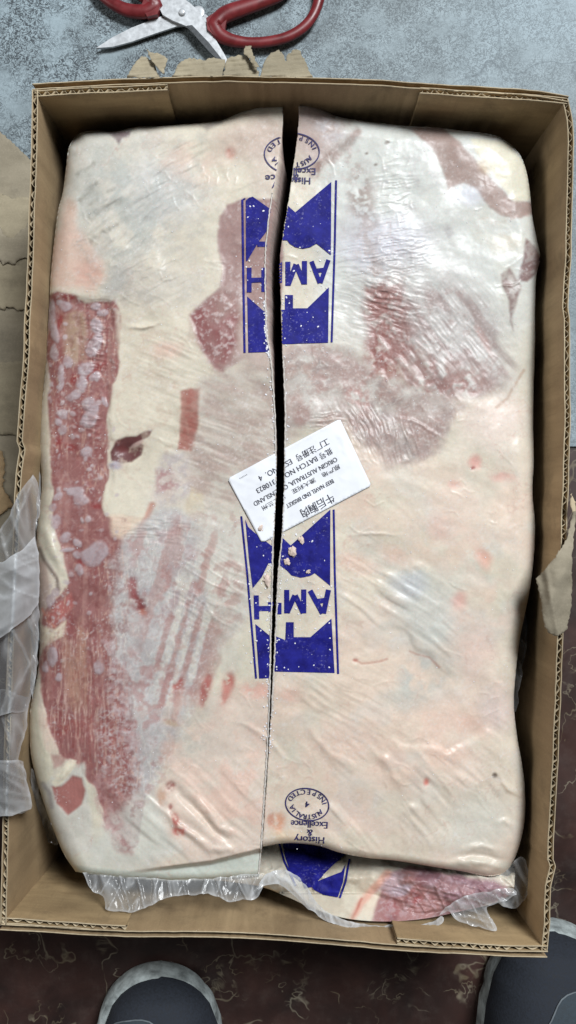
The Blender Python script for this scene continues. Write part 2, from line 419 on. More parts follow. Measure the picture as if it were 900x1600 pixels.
# ------------------------------------------------------------------ cardboard box
ZR = 0.170
box = tag(empty('cardboard_box', (0, 0, 0)), 'open brown corrugated cardboard box holding the frozen beef', 'box')
rng = random.Random(4)
def wall(name, rim, inward, mat, th=0.0042, flute=True, zr=ZR, zb=0.004, n=160, liner=0.00045, jag=0.0, seed=1, lean=(0, 0)):
    p = resample(rim, n, False)
    p[:, 0] += (fbm(p[:, 0] * 3, p[:, 1] * 3, 130, 3, seed) - .5) * 2.2; p[:, 1] += (fbm(p[:, 1] * 3, p[:, 0] * 3, 130, 3, seed + 4) - .5) * 2.2
    zt = zr + (fbm(p[:, 0], p[:, 1], 120, 3, seed + 8) - .5) * .004
    if jag: zt = zt + jag * (fbm(p[:, 0], p[:, 1], 14, 4, seed + 9, .7) - .5)
    R = Wn(p[:, 0], p[:, 1], zt)
    t = np.linspace(0, 1, n)[:, None]
    line = R[:1] * (1 - t) + R[-1:] * t
    inw = np.array([*inward, 0.0])
    hs = np.array([1, .985, .96, .93, .89, .85, .8, .75, .7, .64, .58, .5, .4, .2, 0])
    def sheet(o0, o1):
        A = []; B = []
        for h in hs:
            c = line + (R - line) * h ** 1.6
            c = c.copy(); c[:, 2] = zb + (R[:, 2] - zb) * h
            c[:, 1] -= (1 - h) * (lean[0] + (lean[1] - lean[0]) * np.linspace(0, 1, n))
            wav = ((fbm(p[:, 0] + p[:, 1], np.full(n, h * 260), 60, 3, seed + 20) - .5) * .007 * min(1, 2.5 * (1 - h)) * h ** .5 * np.sin(np.pi * np.linspace(0, 1, n)) ** .6)[:, None]
            A.append(c + inw * (o0 + wav)); B.append(c + inw * (o1 + wav))
        return np.stack(A, 1), np.stack(B, 1)
    mb = MB()
    mb.add(*solid_grid(*sheet(0, liner))); mb.add(*solid_grid(*sheet(th - liner, th)))
    o = mb.build(name, mat, box)
    if flute:
        s = np.concatenate([[0], np.cumsum(np.linalg.norm(np.diff(R[:, :2], axis=0), axis=1))])
        m = int(s[-1] / 0.0006); u = np.linspace(0, s[-1], m)
        C = np.stack([np.interp(u, s, R[:, k]) for k in range(3)], -1)
        ph = 2 * np.pi * u / 0.0070 + 9 * (fbm(u * 1e3, u * 0, 30, 3, seed) - .5)
        amp = th / 2 - liner - .0002
        off = th / 2 + amp * np.sin(ph) * (.72 + .28 * sstep(.3, .55, fbm(u * 1e3, u * 0 + 9, 22, 3, seed + 2)))
        top = C + inw * off[:, None]; top[:, 2] -= .0003 + .0022 * fbm(u * 1e3, u * 0, 16, 3, seed) ** 2
        lo = top.copy(); lo[:, 2] -= .008; lo[:, 1] -= .008 / (zr - zb) * (lean[0] + (lean[1] - lean[0]) * np.linspace(0, 1, m))
        d = np.gradient(off); tn = np.stack([np.gradient(top[:, 0]), np.gradient(top[:, 1])], -1); tn /= np.linalg.norm(tn, axis=1)[:, None]
        nn = np.stack([-tn[:, 1], tn[:, 0], 0 * tn[:, 0]], -1) * .00024
        V, F = solid_grid(np.stack([top, lo], 1), np.stack([top + nn, lo + nn], 1))
        obj('fluting', V, F, M_EDGE, o)
    # pale raw paper edge along the rim of both liners
    for o0 in (0.0, th - liner):
        a = R + inw * (o0 - .00008); b = R + inw * (o0 + liner + .00008)
        a = a.copy(); b = b.copy(); a[:, 2] += .0002; b[:, 2] += .0002
        V, F = solid_grid(np.stack([a, b], 1), np.stack([a - [0, 0, .0011], b - [0, 0, .0011]], 1))
        obj('paper_edge', V, F, M_EDGE, o)
    return o
left_rim = [(50, 140), (48, 240), (43, 400), (36, 560), (26, 690), (31, 702), (25, 735), (19, 860), (12, 1000), (6, 1180), (4, 1300), (0, 1446)]
right_rim = [(887, 152), (895, 190), (897, 225), (894, 330), (893, 400), (888, 480), (891, 500), (891, 680), (888, 760), (885, 860), (881, 960), (876, 1100), (870, 1230), (864, 1345), (868, 1352), (861, 1385), (859, 1440), (855, 1488)]
wall('side_wall', left_rim, (1, 0), M_CARD, seed=11, n=220, lean=(0, .014))
wall('side_wall', right_rim, (-1, 0), M_CARD, seed=23, n=220, lean=(0, .014))
top_rim = [(51, 131), (150, 125), (262, 121), (350, 118), (430, 120), (520, 122), (600, 125), (640, 129), (740, 135), (840, 141), (889, 150)]
bot_rim = [(-1, 1453), (100, 1459), (200, 1464), (300, 1464), (400, 1467), (500, 1475), (600, 1484), (700, 1490), (800, 1495), (855, 1496)]
wall('end_wall', top_rim, (0, -1), M_CARD, flute=False, jag=.004, seed=31, n=260)
wall('end_wall', bot_rim, (0, 1), M_CARD, flute=False, jag=.003, seed=43, n=260, lean=(.014, .014))
wall('inner_tab', [(54, 142), (110, 138), (180, 135), (262, 131)], (0, -1), M_TAB, seed=51, n=80)
wall('inner_tab', [(656, 137), (740, 142), (820, 147), (886, 153)], (0, -1), M_TAB, seed=53, n=80)
wall('inner_tab', [(2, 1443), (100, 1450), (196, 1456)], (0, 1), M_TAB, seed=57, n=80, lean=(.014, .014))
wall('inner_tab', [(620, 1475), (700, 1481), (800, 1487), (856, 1487)], (0, 1), M_TAB, seed=59, n=80, lean=(.014, .014))
c4 = [W(50, 137, ZR), W(888, 152, ZR), W(856, 1522, ZR), W(0, 1484, ZR)]
V = [(x, y, .001) for x, y, _ in c4] + [(x, y, .0042) for x, y, _ in c4]
obj('bottom_panel', V, [(3, 2, 1, 0), (4, 5, 6, 7), (0, 1, 5, 4), (1, 2, 6, 5), (2, 3, 7, 6), (3, 0, 4, 7)], M_CARD, box, smooth=False)

# torn cardboard left standing on the rims
def torn(poly, zf, parent, mat=M_TORN, res=2.2, th=.0005, name='torn_flap', jag=1.6, seed=0):
    P = []
    for a, b in zip(poly, poly[1:] + poly[:1]):
        n = max(1, int(math.hypot(b[0] - a[0], b[1] - a[1]) / 3))
        for k in range(n): P.append((a[0] + (b[0] - a[0]) * k / n, a[1] + (b[1] - a[1]) * k / n))
    P = np.array(P); P[:, 0] += (vnoise(P[:, 0] * .4, P[:, 1] * .4, seed) - .5) * 2 * jag; P[:, 1] += (vnoise(P[:, 0] * .4, P[:, 1] * .4, seed + 1) - .5) * 2 * jag
    V2, F = cdt_poly(P, res)
    V, F = slab(V2, F, zf, th)
    return obj(name, V, F, mat, parent)
def zshred(x, y):
    return .168 - .0012 * np.clip(118 - y, 0, 60) * .35 + .0011 * np.sin((y + .1 * x) / 7.5 * 2 * np.pi) + .005 * (fbm(x, y, 26, 3, 4) - .5)
torn([(198, 121), (208, 101), (222, 86), (231, 90), (240, 97), (246, 112), (250, 121)], zshred, box, seed=1)
torn([(234, 92), (229, 76), (238, 83), (252, 84), (261, 92), (258, 106), (255, 116), (246, 106)], lambda x, y: zshred(x, y) + .006, box, seed=2)
torn([(268, 120), (280, 98), (296, 90), (318, 94), (330, 90), (352, 93), (352, 100), (346, 119)], zshred, box, seed=3)
torn([(349, 119), (354, 92), (372, 86), (384, 86), (396, 100), (404, 112), (404, 120)], lambda x, y: zshred(x, y) + .001, box, seed=4)
torn([(380, 84), (383, 71), (392, 72), (399, 92), (404, 105), (398, 106), (390, 92)], lambda x, y: zshred(x, y) + .008, box, seed=5)
torn([(406, 120), (413, 96), (424, 82), (436, 78), (443, 84), (446, 96), (450, 84), (460, 77), (469, 80), (478, 98), (488, 121)], zshred, box, seed=6)
def zflap(x, y):
    return .1745 + .004 * sstep(0, 40, 893 - x) - .010 * sstep(18, 60, 893 - x) + .004 * (fbm(x, y, 30, 2, 8) - .5) + .0022 * np.clip(1 - np.abs((x - 868) * .5 + (y - 905) * .25 - 4) / 9, 0, 1) + .0016 * np.clip(1 - np.abs((x - 860) - (y - 930) * .2) / 7, 0, 1) + .0006 * (fbm(x, y, 4, 2, 9) - .5)
torn([(897, 785), (893, 812), (886, 842), (870, 868), (853, 888), (837, 905), (844, 930), (848, 958), (851, 978), (858, 990), (872, 993), (885, 985), (891, 960), (894, 920), (893, 880), (896, 840), (901, 800)], zflap, box, M_SHEET, seed=7, res=3, name='torn_flap')
torn([(893, 770), (898, 782), (901, 800), (895, 800), (891, 788)], lambda x, y: .178 + 0 * x, box, M_EDGE, seed=8)

# ------------------------------------------------------------------ painted albedo, film sheen, groove shade and relief of the beef
class Canvas:
    def __init__(s, x0, y0, x1, y1, base, seed=0, st=1.4):
        s.x0, s.y0, s.st = x0, y0, st; s.X, s.Y = np.meshgrid(np.arange(x0, x1, st), np.arange(y0, y1, st))
        s.c = np.empty(s.X.shape + (3,)); s.c[:] = lin(base); s.h = np.zeros(s.X.shape)
        s.wx = (fbm(s.X, s.Y, 34, 4, seed + 100) - .5) * 2; s.wy = (fbm(s.X, s.Y, 34, 4, seed + 200) - .5) * 2
        s.n8 = fbm(s.X, s.Y, 9, 3, seed + 300); s.n25 = fbm(s.X, s.Y, 26, 4, seed + 400); s.n70 = fbm(s.X, s.Y, 70, 4, seed + 500)
    def win(s, xa, ya, xb, yb):
        H, Wd = s.X.shape
        k = s.st; return (slice(int(max(0, (ya - s.y0) / k)), int(min(H, max(0, (yb - s.y0) / k + 1)))), slice(int(max(0, (xa - s.x0) / k)), int(min(Wd, max(0, (xb - s.x0) / k + 1)))))
    def blend(s, sl, m, col):
        s.c[sl] += (np.array(lin(col)) - s.c[sl]) * m[..., None]
    def poly(s, pts, col, a=1.0, f=3.0, warp=6.0, tex=None):
        p = np.array(pts, float); g = f + warp + 3
        sl = s.win(p[:, 0].min() - g, p[:, 1].min() - g, p[:, 0].max() + g, p[:, 1].max() + g)
        X = s.X[sl] + s.wx[sl] * warp; Y = s.Y[sl] + s.wy[sl] * warp
        d = seg_dist(X, Y, pts, True); d = np.where(inside(X, Y, pts), d, -d)
        m = sstep(-f, f, d) * a
        if tex is not None: m = m * tex[sl]
        s.blend(sl, m, col); return sl, m
    def ell(s, cx, cy, rx, ry, col, a=1.0, ang=0, f=.5, warp=4.0, tex=None):
        g = max(rx, ry) * (1 + f) + warp + 2; sl = s.win(cx - g, cy - g, cx + g, cy + g)
        X = s.X[sl] + s.wx[sl] * warp - cx; Y = s.Y[sl] + s.wy[sl] * warp - cy
        t = math.radians(ang); c, sn = math.cos(t), math.sin(t)
        r = np.hypot((c * X + sn * Y) / rx, (-sn * X + c * Y) / ry)
        m = sstep(1 + f, 1 - f, r) * a if f > 0 else (r < 1) * a
        if tex is not None: m = m * tex[sl]
        s.blend(sl, m, col); return sl, m
    def stroke(s, pts, wd, col, a=1.0, f=1.5, warp=2.0, tex=None):
        p = np.array(pts, float); g = wd + f + warp + 3
        sl = s.win(p[:, 0].min() - g, p[:, 1].min() - g, p[:, 0].max() + g, p[:, 1].max() + g)
        d = seg_dist(s.X[sl] + s.wx[sl] * warp, s.Y[sl] + s.wy[sl] * warp, pts)
        m = sstep(wd + f, wd - f, d) * a
        if tex is not None: m = m * tex[sl]
        s.blend(sl, m, col); return sl, m
    def sample(s, arr, px, py):
        H, Wd = s.X.shape
        x = np.clip((px - s.x0) / s.st, 0, Wd - 1.001); y = np.clip((py - s.y0) / s.st, 0, H - 1.001)
        i = np.floor(x).astype(int); j = np.floor(y).astype(int); fx = x - i; fy = y - j
        if arr.ndim == 3: fx = fx[..., None]; fy = fy[..., None]
        return (arr[j, i] * (1 - fx) + arr[j, i + 1] * fx) * (1 - fy) + (arr[j + 1, i] * (1 - fx) + arr[j + 1, i + 1] * fx) * fy

FAT = (214, 205, 188); COOL = (208, 210, 206); WARM = (224, 208, 192); LEAN = (146, 96, 94); FROST = (186, 183, 181); LILAC = (186, 174, 180)
DEEP = (120, 46, 48); MAUVE = (178, 150, 146); TAN = (168, 142, 120); RED = (158, 62, 58); GREEN = (204, 207, 196)
cv = Canvas(25, 150, 865, 1400, FAT, 1)
X, Y = cv.X, cv.Y
def paint_beef():
    c = cv
    n8, n25, n70 = c.n8, c.n25, c.n70
    hi = lambda n, a, b: sstep(a, b, n)
    full = (slice(None), slice(None))
    # ---- large zones
    c.blend(full, sstep(470, 520, X) * sstep(640, 420, Y) * .9, COOL)
    c.blend(full, sstep(330, 180, X) * sstep(470, 300, Y) * .55, (204, 203, 196))
    c.blend(full, sstep(450, 560, X) * sstep(640, 760, Y) * .75, WARM)
    c.blend(full, hi(n70, .48, .68) * .35 * sstep(520, 700, Y), (226, 200, 186))
    c.blend(full, hi(1 - n70, .5, .7) * .35, (208, 203, 186))
    nb = fbm(X, Y, 120, 3, 871); nc = fbm(X, Y, 48, 3, 872)
    c.blend(full, hi(nb, .5, .68) * .5 * sstep(640, 800, Y), (212, 206, 186)); c.blend(full, hi(1 - nb, .52, .68) * .55 * sstep(640, 800, Y), (224, 200, 182)); c.blend(full, hi(nc, .56, .7) * .3 * sstep(640, 800, Y), (206, 204, 198))
    # =========================================================== left half
    c.ell(190, 320, 90, 90, (192, 194, 188), .6, 0, .5, 14, hi(n25, .35, .65))
    c.ell(250, 300, 60, 50, (206, 206, 206), .6, 20, .6, 14)
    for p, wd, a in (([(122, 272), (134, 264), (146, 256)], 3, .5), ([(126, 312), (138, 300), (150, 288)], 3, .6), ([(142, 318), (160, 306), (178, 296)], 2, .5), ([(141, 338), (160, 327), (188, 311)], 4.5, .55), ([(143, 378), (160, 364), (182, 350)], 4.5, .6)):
        c.stroke(p, wd, (136, 134, 124), a, 5, 3, hi(n8, .25, .6))  # shade in the film's wrinkle grooves, painted as dark strokes
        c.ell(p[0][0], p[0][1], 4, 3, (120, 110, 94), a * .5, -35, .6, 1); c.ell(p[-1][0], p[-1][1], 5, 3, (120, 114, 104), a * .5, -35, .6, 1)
    c.poly([(126, 378), (124, 360), (132, 372), (142, 386), (150, 392), (140, 386)], (206, 206, 202), .7, 2, 2)
    c.poly([(165, 205), (205, 203), (200, 212), (190, 214), (185, 224), (178, 216)], (126, 108, 112), .9, 3, 4)
    c.poly([(312, 196), (340, 186), (346, 190), (322, 204)], (120, 112, 112), .6, 4, 4)
    c.ell(361, 237, 8, 9, (196, 130, 112), .8, 0, .6, 4); c.ell(358, 234, 3, 3, (176, 84, 72), .7, 0, .5, 2)
    c.ell(395, 215, 60, 32, (198, 174, 162), .65, 0, .6, 14); c.ell(420, 260, 26, 60, (202, 184, 174), .5, 0, .6, 10)
    c.poly([(82, 400), (92, 330), (104, 312), (116, 318), (120, 352), (140, 378), (166, 410), (164, 440), (150, 458), (110, 452), (78, 446)], (220, 190, 174), .8, 9, 10)
    c.ell(138, 430, 26, 18, (222, 172, 156), .6, -20, .7, 10, hi(n25, .3, .6)); c.ell(98, 258, 10, 20, (182, 164, 150), .5, 0, .6, 4)
    c.ell(112, 322, 8, 12, (196, 170, 152), .6, 0, .6, 4)
    c.ell(207, 450, 26, 40, (176, 166, 156), .55, 20, .7, 14, hi(n8, .3, .7)); c.ell(182, 440, 14, 30, (170, 172, 172), .55, 25, .7, 8)
    # mauve-red muscle beside the upper print
    c.poly([(343, 338), (352, 322), (380, 312), (440, 312), (440, 590), (380, 560), (360, 575), (347, 584), (335, 578), (318, 548), (292, 530), (300, 495), (320, 468), (342, 450), (347, 425), (341, 380)], (166, 138, 134), .95, 3, 5)
    c.poly([(292, 530), (300, 495), (320, 470), (345, 455), (372, 470), (372, 520), (360, 560), (347, 583), (335, 578), (318, 548)], (138, 82, 82), .95, 7, 6, .7 + .3 * hi(n25, .3, .6))
    c.poly([(372, 480), (440, 480), (440, 600), (372, 600)], (196, 180, 170), .8, 12, 10)
    # the lean strip along the left edge
    strip = [(76, 464), (92, 456), (112, 462), (132, 474), (182, 471), (189, 492), (184, 560), (177, 610), (168, 650), (169, 720), (160, 770), (166, 805), (196, 812), (206, 850), (200, 900), (206, 950), (198, 1000), (206, 1060), (214, 1130), (224, 1190), (226, 1250), (214, 1320), (190, 1335), (168, 1290), (150, 1230), (118, 1200), (90, 1180), (76, 1140), (62, 1080), (60, 1000), (66, 960), (100, 925), (108, 900), (92, 850), (80, 800), (77, 720), (75, 640), (72, 560)]
    fib = vnoise(X / 4.2 + 2.5 * n70, Y / 95, 61) * .6 + vnoise(X / 9, Y / 140, 62) * .4
    c.poly(strip, (182, 150, 140), .6, 10, 8, hi(n25, .3, .6)); c.poly(strip, LEAN, .97, 1.8, 7)
    c.poly(strip, (178, 136, 128), .6, 3, 4, hi(fib, .5, .78)); c.poly(strip, (142, 78, 76), .6, 3, 4, hi(1 - fib, .52, .75) * hi(n70, .35, .6))
    c.poly([(100, 490), (128, 488), (134, 520), (132, 560), (112, 572), (98, 552)], TAN, .9, 5, 4, .55 + .45 * hi(fib, .3, .6))
    c.poly([(130, 1000), (112, 980), (132, 985), (140, 1040), (136, 1110), (110, 1112), (106, 1040)], (180, 140, 120), .7, 6, 3, hi(fib, .25, .6))
    c.poly([(94, 970), (128, 965), (132, 1100), (104, 1100)], (178, 136, 120), .7, 8, 4, hi(fib, .3, .6))
    for (x, y, rx, ry, an) in ((152, 575, 14, 6, -40), (140, 590, 9, 5, -30), (115, 593, 6, 10, 0), (96, 500, 4, 10, 15), (112, 465, 10, 4, 0), (128, 880, 8, 5, 0), (112, 700, 10, 5, 20), (150, 790, 12, 5, 0), (90, 690, 6, 6, 0)):
        c.ell(x, y, rx, ry, (140, 58, 58), .85, an, .5, 4)
    c.ell(150, 1140, 34, 22, (146, 64, 60), .6, 0, .7, 12, hi(fib, .3, .7)); c.ell(98, 1130, 26, 20, (150, 76, 70), .5, 0, .7, 8, hi(n8, .4, .6))
    # white frost flakes lying under the film on the lean
    rs = random.Random(12)
    fl = [(80, 490, 10, 24, 5), (88, 520, 8, 18, 0), (84, 553, 5, 12, 0), (92, 590, 5, 22, 8), (104, 564, 7, 10, 0), (146, 510, 9, 12, 0), (148, 535, 10, 14, 0), (144, 548, 9, 8, 0), (132, 575, 13, 10, -30), (130, 600, 8, 14, 0), (118, 618, 11, 7, -20), (152, 586, 10, 7, -40), (141, 635, 10, 12, 0), (140, 655, 11, 14, 0), (101, 648, 9, 8, 0), (94, 673, 8, 8, 0), (90, 660, 6, 5, 0), (136, 708, 9, 8, 30), (163, 627, 5, 9, -30), (86, 775, 7, 6, 0), (84, 793, 7, 6, 0), (118, 772, 10, 10, 0), (122, 786, 11, 8, 0), (108, 770, 8, 7, 0), (90, 815, 8, 12, 20), (102, 840, 9, 7, 0), (122, 850, 6, 6, 0), (104, 860, 12, 4, 0), (140, 870, 14, 12, 0), (155, 862, 16, 14, 10), (120, 870, 7, 6, 0), (124, 890, 6, 6, 0), (88, 925, 7, 9, 20), (80, 940, 6, 12, 15), (82, 1025, 7, 13, -10), (92, 1055, 5, 7, 0), (72, 1040, 5, 8, 0), (155, 1040, 8, 10, 0), (150, 480, 8, 6, 0), (160, 490, 6, 5, 0), (104, 478, 12, 6, 25)]
    c.poly([(62, 630), (72, 600), (76, 640), (76, 780), (84, 800), (78, 830), (62, 790), (60, 700)], (212, 203, 184), .95, 2.5, 3)
    c.poly([(64, 700), (70, 690), (74, 730), (70, 800), (62, 790)], (200, 192, 176), .8, 3, 2)
    c.poly([(62, 800), (78, 822), (84, 858), (98, 885), (108, 905), (104, 920), (96, 912), (84, 888), (66, 862), (60, 840)], (216, 208, 188), .97, 2, 2)
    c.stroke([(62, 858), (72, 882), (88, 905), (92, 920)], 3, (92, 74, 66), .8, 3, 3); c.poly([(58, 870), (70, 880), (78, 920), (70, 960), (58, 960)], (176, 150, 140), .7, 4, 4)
    c.poly([(68, 962), (90, 945), (112, 925), (118, 945), (100, 968), (84, 978)], (176, 108, 102), .9, 3, 3); c.stroke([(66, 952), (74, 972), (86, 980)], 2, (206, 140, 122), .8, 2, 2)
    c.poly([(60, 975), (84, 985), (104, 970), (98, 995), (70, 1010), (60, 1030)], (216, 204, 182), .95, 3, 4)
    c.poly([(46, 1110), (56, 1090), (60, 1130), (72, 1170), (84, 1190), (80, 1220), (66, 1230), (50, 1190)], (216, 209, 188), .97, 3, 3)
    c.stroke([(54, 1110), (60, 1150), (74, 1185)], 2, (190, 182, 160), .6, 3, 2)
    c.poly([(66, 1230), (80, 1215), (130, 1195), (140, 1260), (146, 1330), (110, 1340), (84, 1290)], (206, 202, 192), .95, 5, 6)
    c.poly([(80, 1228), (95, 1228), (112, 1212), (128, 1216), (134, 1236), (128, 1256), (106, 1274), (86, 1256)], (164, 104, 98), .95, 2.5, 3)
    c.poly([(80, 1222), (92, 1205), (108, 1186), (118, 1190), (114, 1202), (96, 1224), (86, 1230)], (226, 217, 196), 1, 2, 2)
    c.stroke([(66, 1226), (76, 1240), (78, 1262)], 3, (150, 142, 142), .7, 4, 4)
    c.poly([(80, 1180), (106, 1180), (96, 1196), (84, 1200)], (176, 130, 124), .7, 3, 3)
    # fat panel and dark pocket
    c.poly([(178, 486), (300, 500), (320, 560), (336, 590), (300, 612), (282, 640), (276, 700), (250, 720), (232, 760), (224, 800), (196, 806), (166, 790), (172, 720), (172, 650), (186, 570)], (215, 206, 188), .75, 6, 8)
    c.ell(262, 548, 22, 14, (222, 186, 172), .6, 0, .7, 8); c.ell(215, 570, 24, 40, (204, 190, 172), .5, 0, .7, 10, hi(n25, .4, .7))
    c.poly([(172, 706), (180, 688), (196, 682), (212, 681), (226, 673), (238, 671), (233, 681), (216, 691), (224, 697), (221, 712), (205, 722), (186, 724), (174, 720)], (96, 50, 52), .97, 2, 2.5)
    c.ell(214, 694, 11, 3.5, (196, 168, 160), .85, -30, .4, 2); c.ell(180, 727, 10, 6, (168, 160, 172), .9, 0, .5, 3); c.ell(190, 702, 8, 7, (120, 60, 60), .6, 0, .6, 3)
    c.poly([(284, 612), (298, 606), (313, 608), (312, 640), (308, 676), (300, 704), (277, 702), (281, 660)], (166, 106, 96), .95, 2.5, 3, .75 + .3 * hi(n8, .3, .6))
    # grey mottled band under the saw line
    c.poly([(312, 600), (345, 586), (440, 560), (440, 760), (400, 790), (360, 800), (330, 830), (290, 820), (300, 720), (312, 650)], (192, 178, 167), .9, 8, 10)
    c.poly([(340, 590), (440, 580), (440, 740), (360, 790), (310, 770)], (184, 164, 154), .5, 16, 16, hi(n70, .42, .62)); c.poly([(318, 600), (440, 580), (440, 740), (330, 780)], (204, 200, 188), .5, 16, 16, hi(1 - n70, .5, .68))
    c.poly([(258, 706), (300, 706), (300, 760), (286, 782), (250, 790), (238, 770), (244, 730)], (188, 178, 178), .8, 9, 12, .5 + .5 * hi(n8, .35, .6))
    c.poly([(244, 735), (268, 730), (275, 755), (262, 772), (242, 765)], (170, 124, 122), .75, 7, 6, .3 + .7 * hi(n8, .35, .6))
    c.poly([(300, 760), (318, 770), (320, 800), (300, 815), (286, 806)], (210, 196, 166), .8, 5, 5)
    c.stroke([(237, 788), (230, 806), (222, 822), (214, 848)], 5, (184, 132, 116), .85, 3, 3); c.poly([(196, 812), (204, 808), (202, 850), (190, 850)], (188, 134, 122), .7, 4, 4)
    c.poly([(168, 800), (196, 806), (222, 806), (212, 850), (176, 838)], (220, 200, 180), .85, 5, 6)
    # the broad frosted field
    c.poly([(196, 850), (240, 790), (330, 800), (378, 830), (390, 960), (330, 1010), (300, 1100), (250, 1200), (220, 1250), (216, 1180), (206, 1100), (180, 1010), (182, 930), (180, 880)], FROST, .95, 12, 14)
    c.poly([(200, 850), (300, 800), (330, 900), (310, 1000), (260, 1010), (200, 960)], (178, 152, 152), .7, 12, 14, hi(n25, .44, .6))
    c.poly([(190, 940), (250, 960), (290, 1030), (260, 1130), (236, 1230), (214, 1250), (206, 1100), (180, 1010)], (190, 188, 187), .7, 12, 12, hi(n8, .35, .6))
    sk = vnoise((X * .96 + Y * .26) / 11, (Y * .96 - X * .26) / 150, 71)
    c.poly([(270, 900), (370, 860), (380, 960), (330, 1080), (300, 1200), (250, 1200), (250, 1050)], (176, 146, 138), .6, 14, 12, hi(sk * .65 + n25 * .35, .5, .66)); c.poly([(270, 900), (390, 850), (390, 970), (330, 1080), (300, 1200), (250, 1200), (250, 1050)], (212, 206, 194), .7, 14, 12, hi(1 - sk * .65 - n25 * .35, .5, .66))
    c.poly([(150, 1000), (196, 1000), (204, 1060), (214, 1140), (236, 1180), (214, 1200), (180, 1160)], (186, 160, 160), .7, 8, 10, hi(n8, .45, .62))
    c.poly([(330, 1090), (420, 1085), (416, 1320), (330, 1345), (270, 1340), (240, 1260), (260, 1200), (310, 1180)], (224, 206, 192), .8, 14, 14)
    c.poly([(320, 1200), (412, 1180), (408, 1330), (350, 1330)], (226, 200, 186), .5, 20, 16, hi(n25, .4, .62))
    c.poly([(156, 1300), (212, 1240), (250, 1250), (280, 1340), (200, 1365), (120, 1350)], (206, 206, 198), .75, 14, 12)
    c.poly([(140, 1210), (176, 1190), (196, 1290), (206, 1340), (184, 1330), (160, 1290)], (178, 140, 138), .7, 8, 8, .3 + .7 * hi(n8, .4, .6))
    c.poly([(120, 1353), (220, 1362), (330, 1348), (410, 1330), (410, 1376), (260, 1380), (120, 1372)], (202, 210, 201), .9, 3, 3)
    # =========================================================== right half
    c.ell(490, 205, 44, 50, (184, 164, 158), .85, 0, .5, 12); c.ell(515, 205, 24, 16, (208, 204, 206), .7, 35, .6, 8, hi(n8, .3, .6))
    c.stroke([(556, 206), (546, 222), (524, 240), (500, 252), (492, 270)], 8, (150, 126, 118), .85, 5, 5, .5 + .6 * hi(n8, .35, .6)); c.stroke([(558, 206), (549, 218), (532, 232)], 4, (140, 122, 114), .7, 4, 4)
    c.ell(600, 260, 60, 60, (207, 209, 204), .7, 0, .6, 14)
    for (x, y, r) in ((605, 223, 3), (587, 257, 2.2), (573, 240, 2)): c.ell(x, y, r * 1.4, r, (120, 106, 96), .8, -20, .5, 1)
    c.poly([(642, 200), (692, 199), (722, 226), (750, 258), (776, 290), (800, 312), (834, 318), (836, 330), (812, 342), (786, 338), (764, 322), (742, 292), (722, 284), (702, 296), (692, 262), (676, 234)], (170, 150, 142), .95, 3, 4, .8 + .2 * hi(n8, .3, .6))
    c.poly([(736, 216), (790, 220), (824, 262), (832, 312), (806, 316), (782, 290), (762, 256), (744, 238)], (222, 216, 196), .97, 3, 3); c.ell(756, 262, 8, 12, (206, 176, 136), .6, -30, .7, 4)
    c.ell(733, 304, 20, 16, (214, 214, 224), .7, 20, .7, 6)
    c.poly([(823, 374), (838, 384), (846, 410), (838, 428), (824, 440), (812, 438), (812, 420), (818, 400)], (132, 106, 104), .95, 2.5, 4, .7 + .3 * hi(n8, .25, .5))
    c.poly([(784, 428), (796, 418), (806, 430), (816, 446), (808, 466), (802, 500), (804, 518), (798, 502), (796, 470), (786, 448)], (138, 116, 111), .95, 2.5, 4, .6 + .4 * hi(n8, .3, .55))
    c.ell(790, 380, 26, 12, (210, 198, 176), .5, 0, .7, 8); c.ell(701, 362, 7, 10, (170, 166, 166), .6, -20, .6, 4); c.ell(560, 300, 16, 40, (156, 142, 134), .75, -8, .6, 8, hi(n8, .35, .6)); c.ell(568, 330, 14, 22, (150, 136, 130), .65, -20, .6, 8, hi(n8, .35, .6))
    c.ell(600, 380, 70, 46, (206, 204, 214), .75, 0, .6, 16)  # bluish-lilac sky sheen on the film, painted into the colour
    # meat showing through frost, streaks falling to the lower right
    c.poly([(576, 450), (596, 440), (622, 452), (634, 500), (640, 560), (622, 590), (590, 580), (572, 560), (566, 500)], (160, 104, 97), .9, 12, 12, .35 + .65 * hi(n8, .3, .56)); c.ell(598, 510, 22, 40, (150, 82, 76), .6, 8, .6, 8, hi(n8, .35, .6))
    c.ell(600, 432, 30, 18, (180, 168, 168), .7, 0, .6, 8, hi(n8, .3, .55))
    st = vnoise((X * .62 + Y * .78) / 60, (-X * .78 + Y * .62) / 8.5, 81) * .6 + vnoise((X * .62 + Y * .78) / 26, (-X * .78 + Y * .62) / 5, 83) * .4
    reg = [(622, 470), (680, 440), (740, 470), (776, 520), (800, 570), (776, 606), (730, 622), (690, 626), (640, 600), (620, 560)]
    c.poly(reg, (164, 152, 148), .95, 24, 18, .5 + .5 * hi(n70, .3, .6)); c.poly(reg, (138, 112, 106), .6, 16, 14, hi(st, .42, .76)); c.poly(reg, (200, 195, 190), .6, 16, 14, hi(1 - st, .48, .8))
    c.ell(756, 530, 6, 26, (178, 118, 108), .85, -28, .5, 5); c.ell(724, 598, 24, 14, (166, 114, 108), .75, 25, .6, 8, hi(n8, .3, .55)); c.ell(676, 596, 28, 20, (164, 126, 122), .7, 10, .6, 10, hi(n8, .3, .6))
    mid = [(444, 545), (530, 540), (590, 580), (660, 610), (720, 640), (690, 690), (660, 716), (600, 720), (580, 700), (530, 650), (444, 690)]
    c.poly(mid, (180, 168, 161), .94, 12, 14); c.poly(mid, (160, 128, 122), .6, 14, 16, hi(n25, .46, .66)); c.poly(mid, (204, 199, 192), .55, 14, 14, hi(1 - n25, .52, .7))
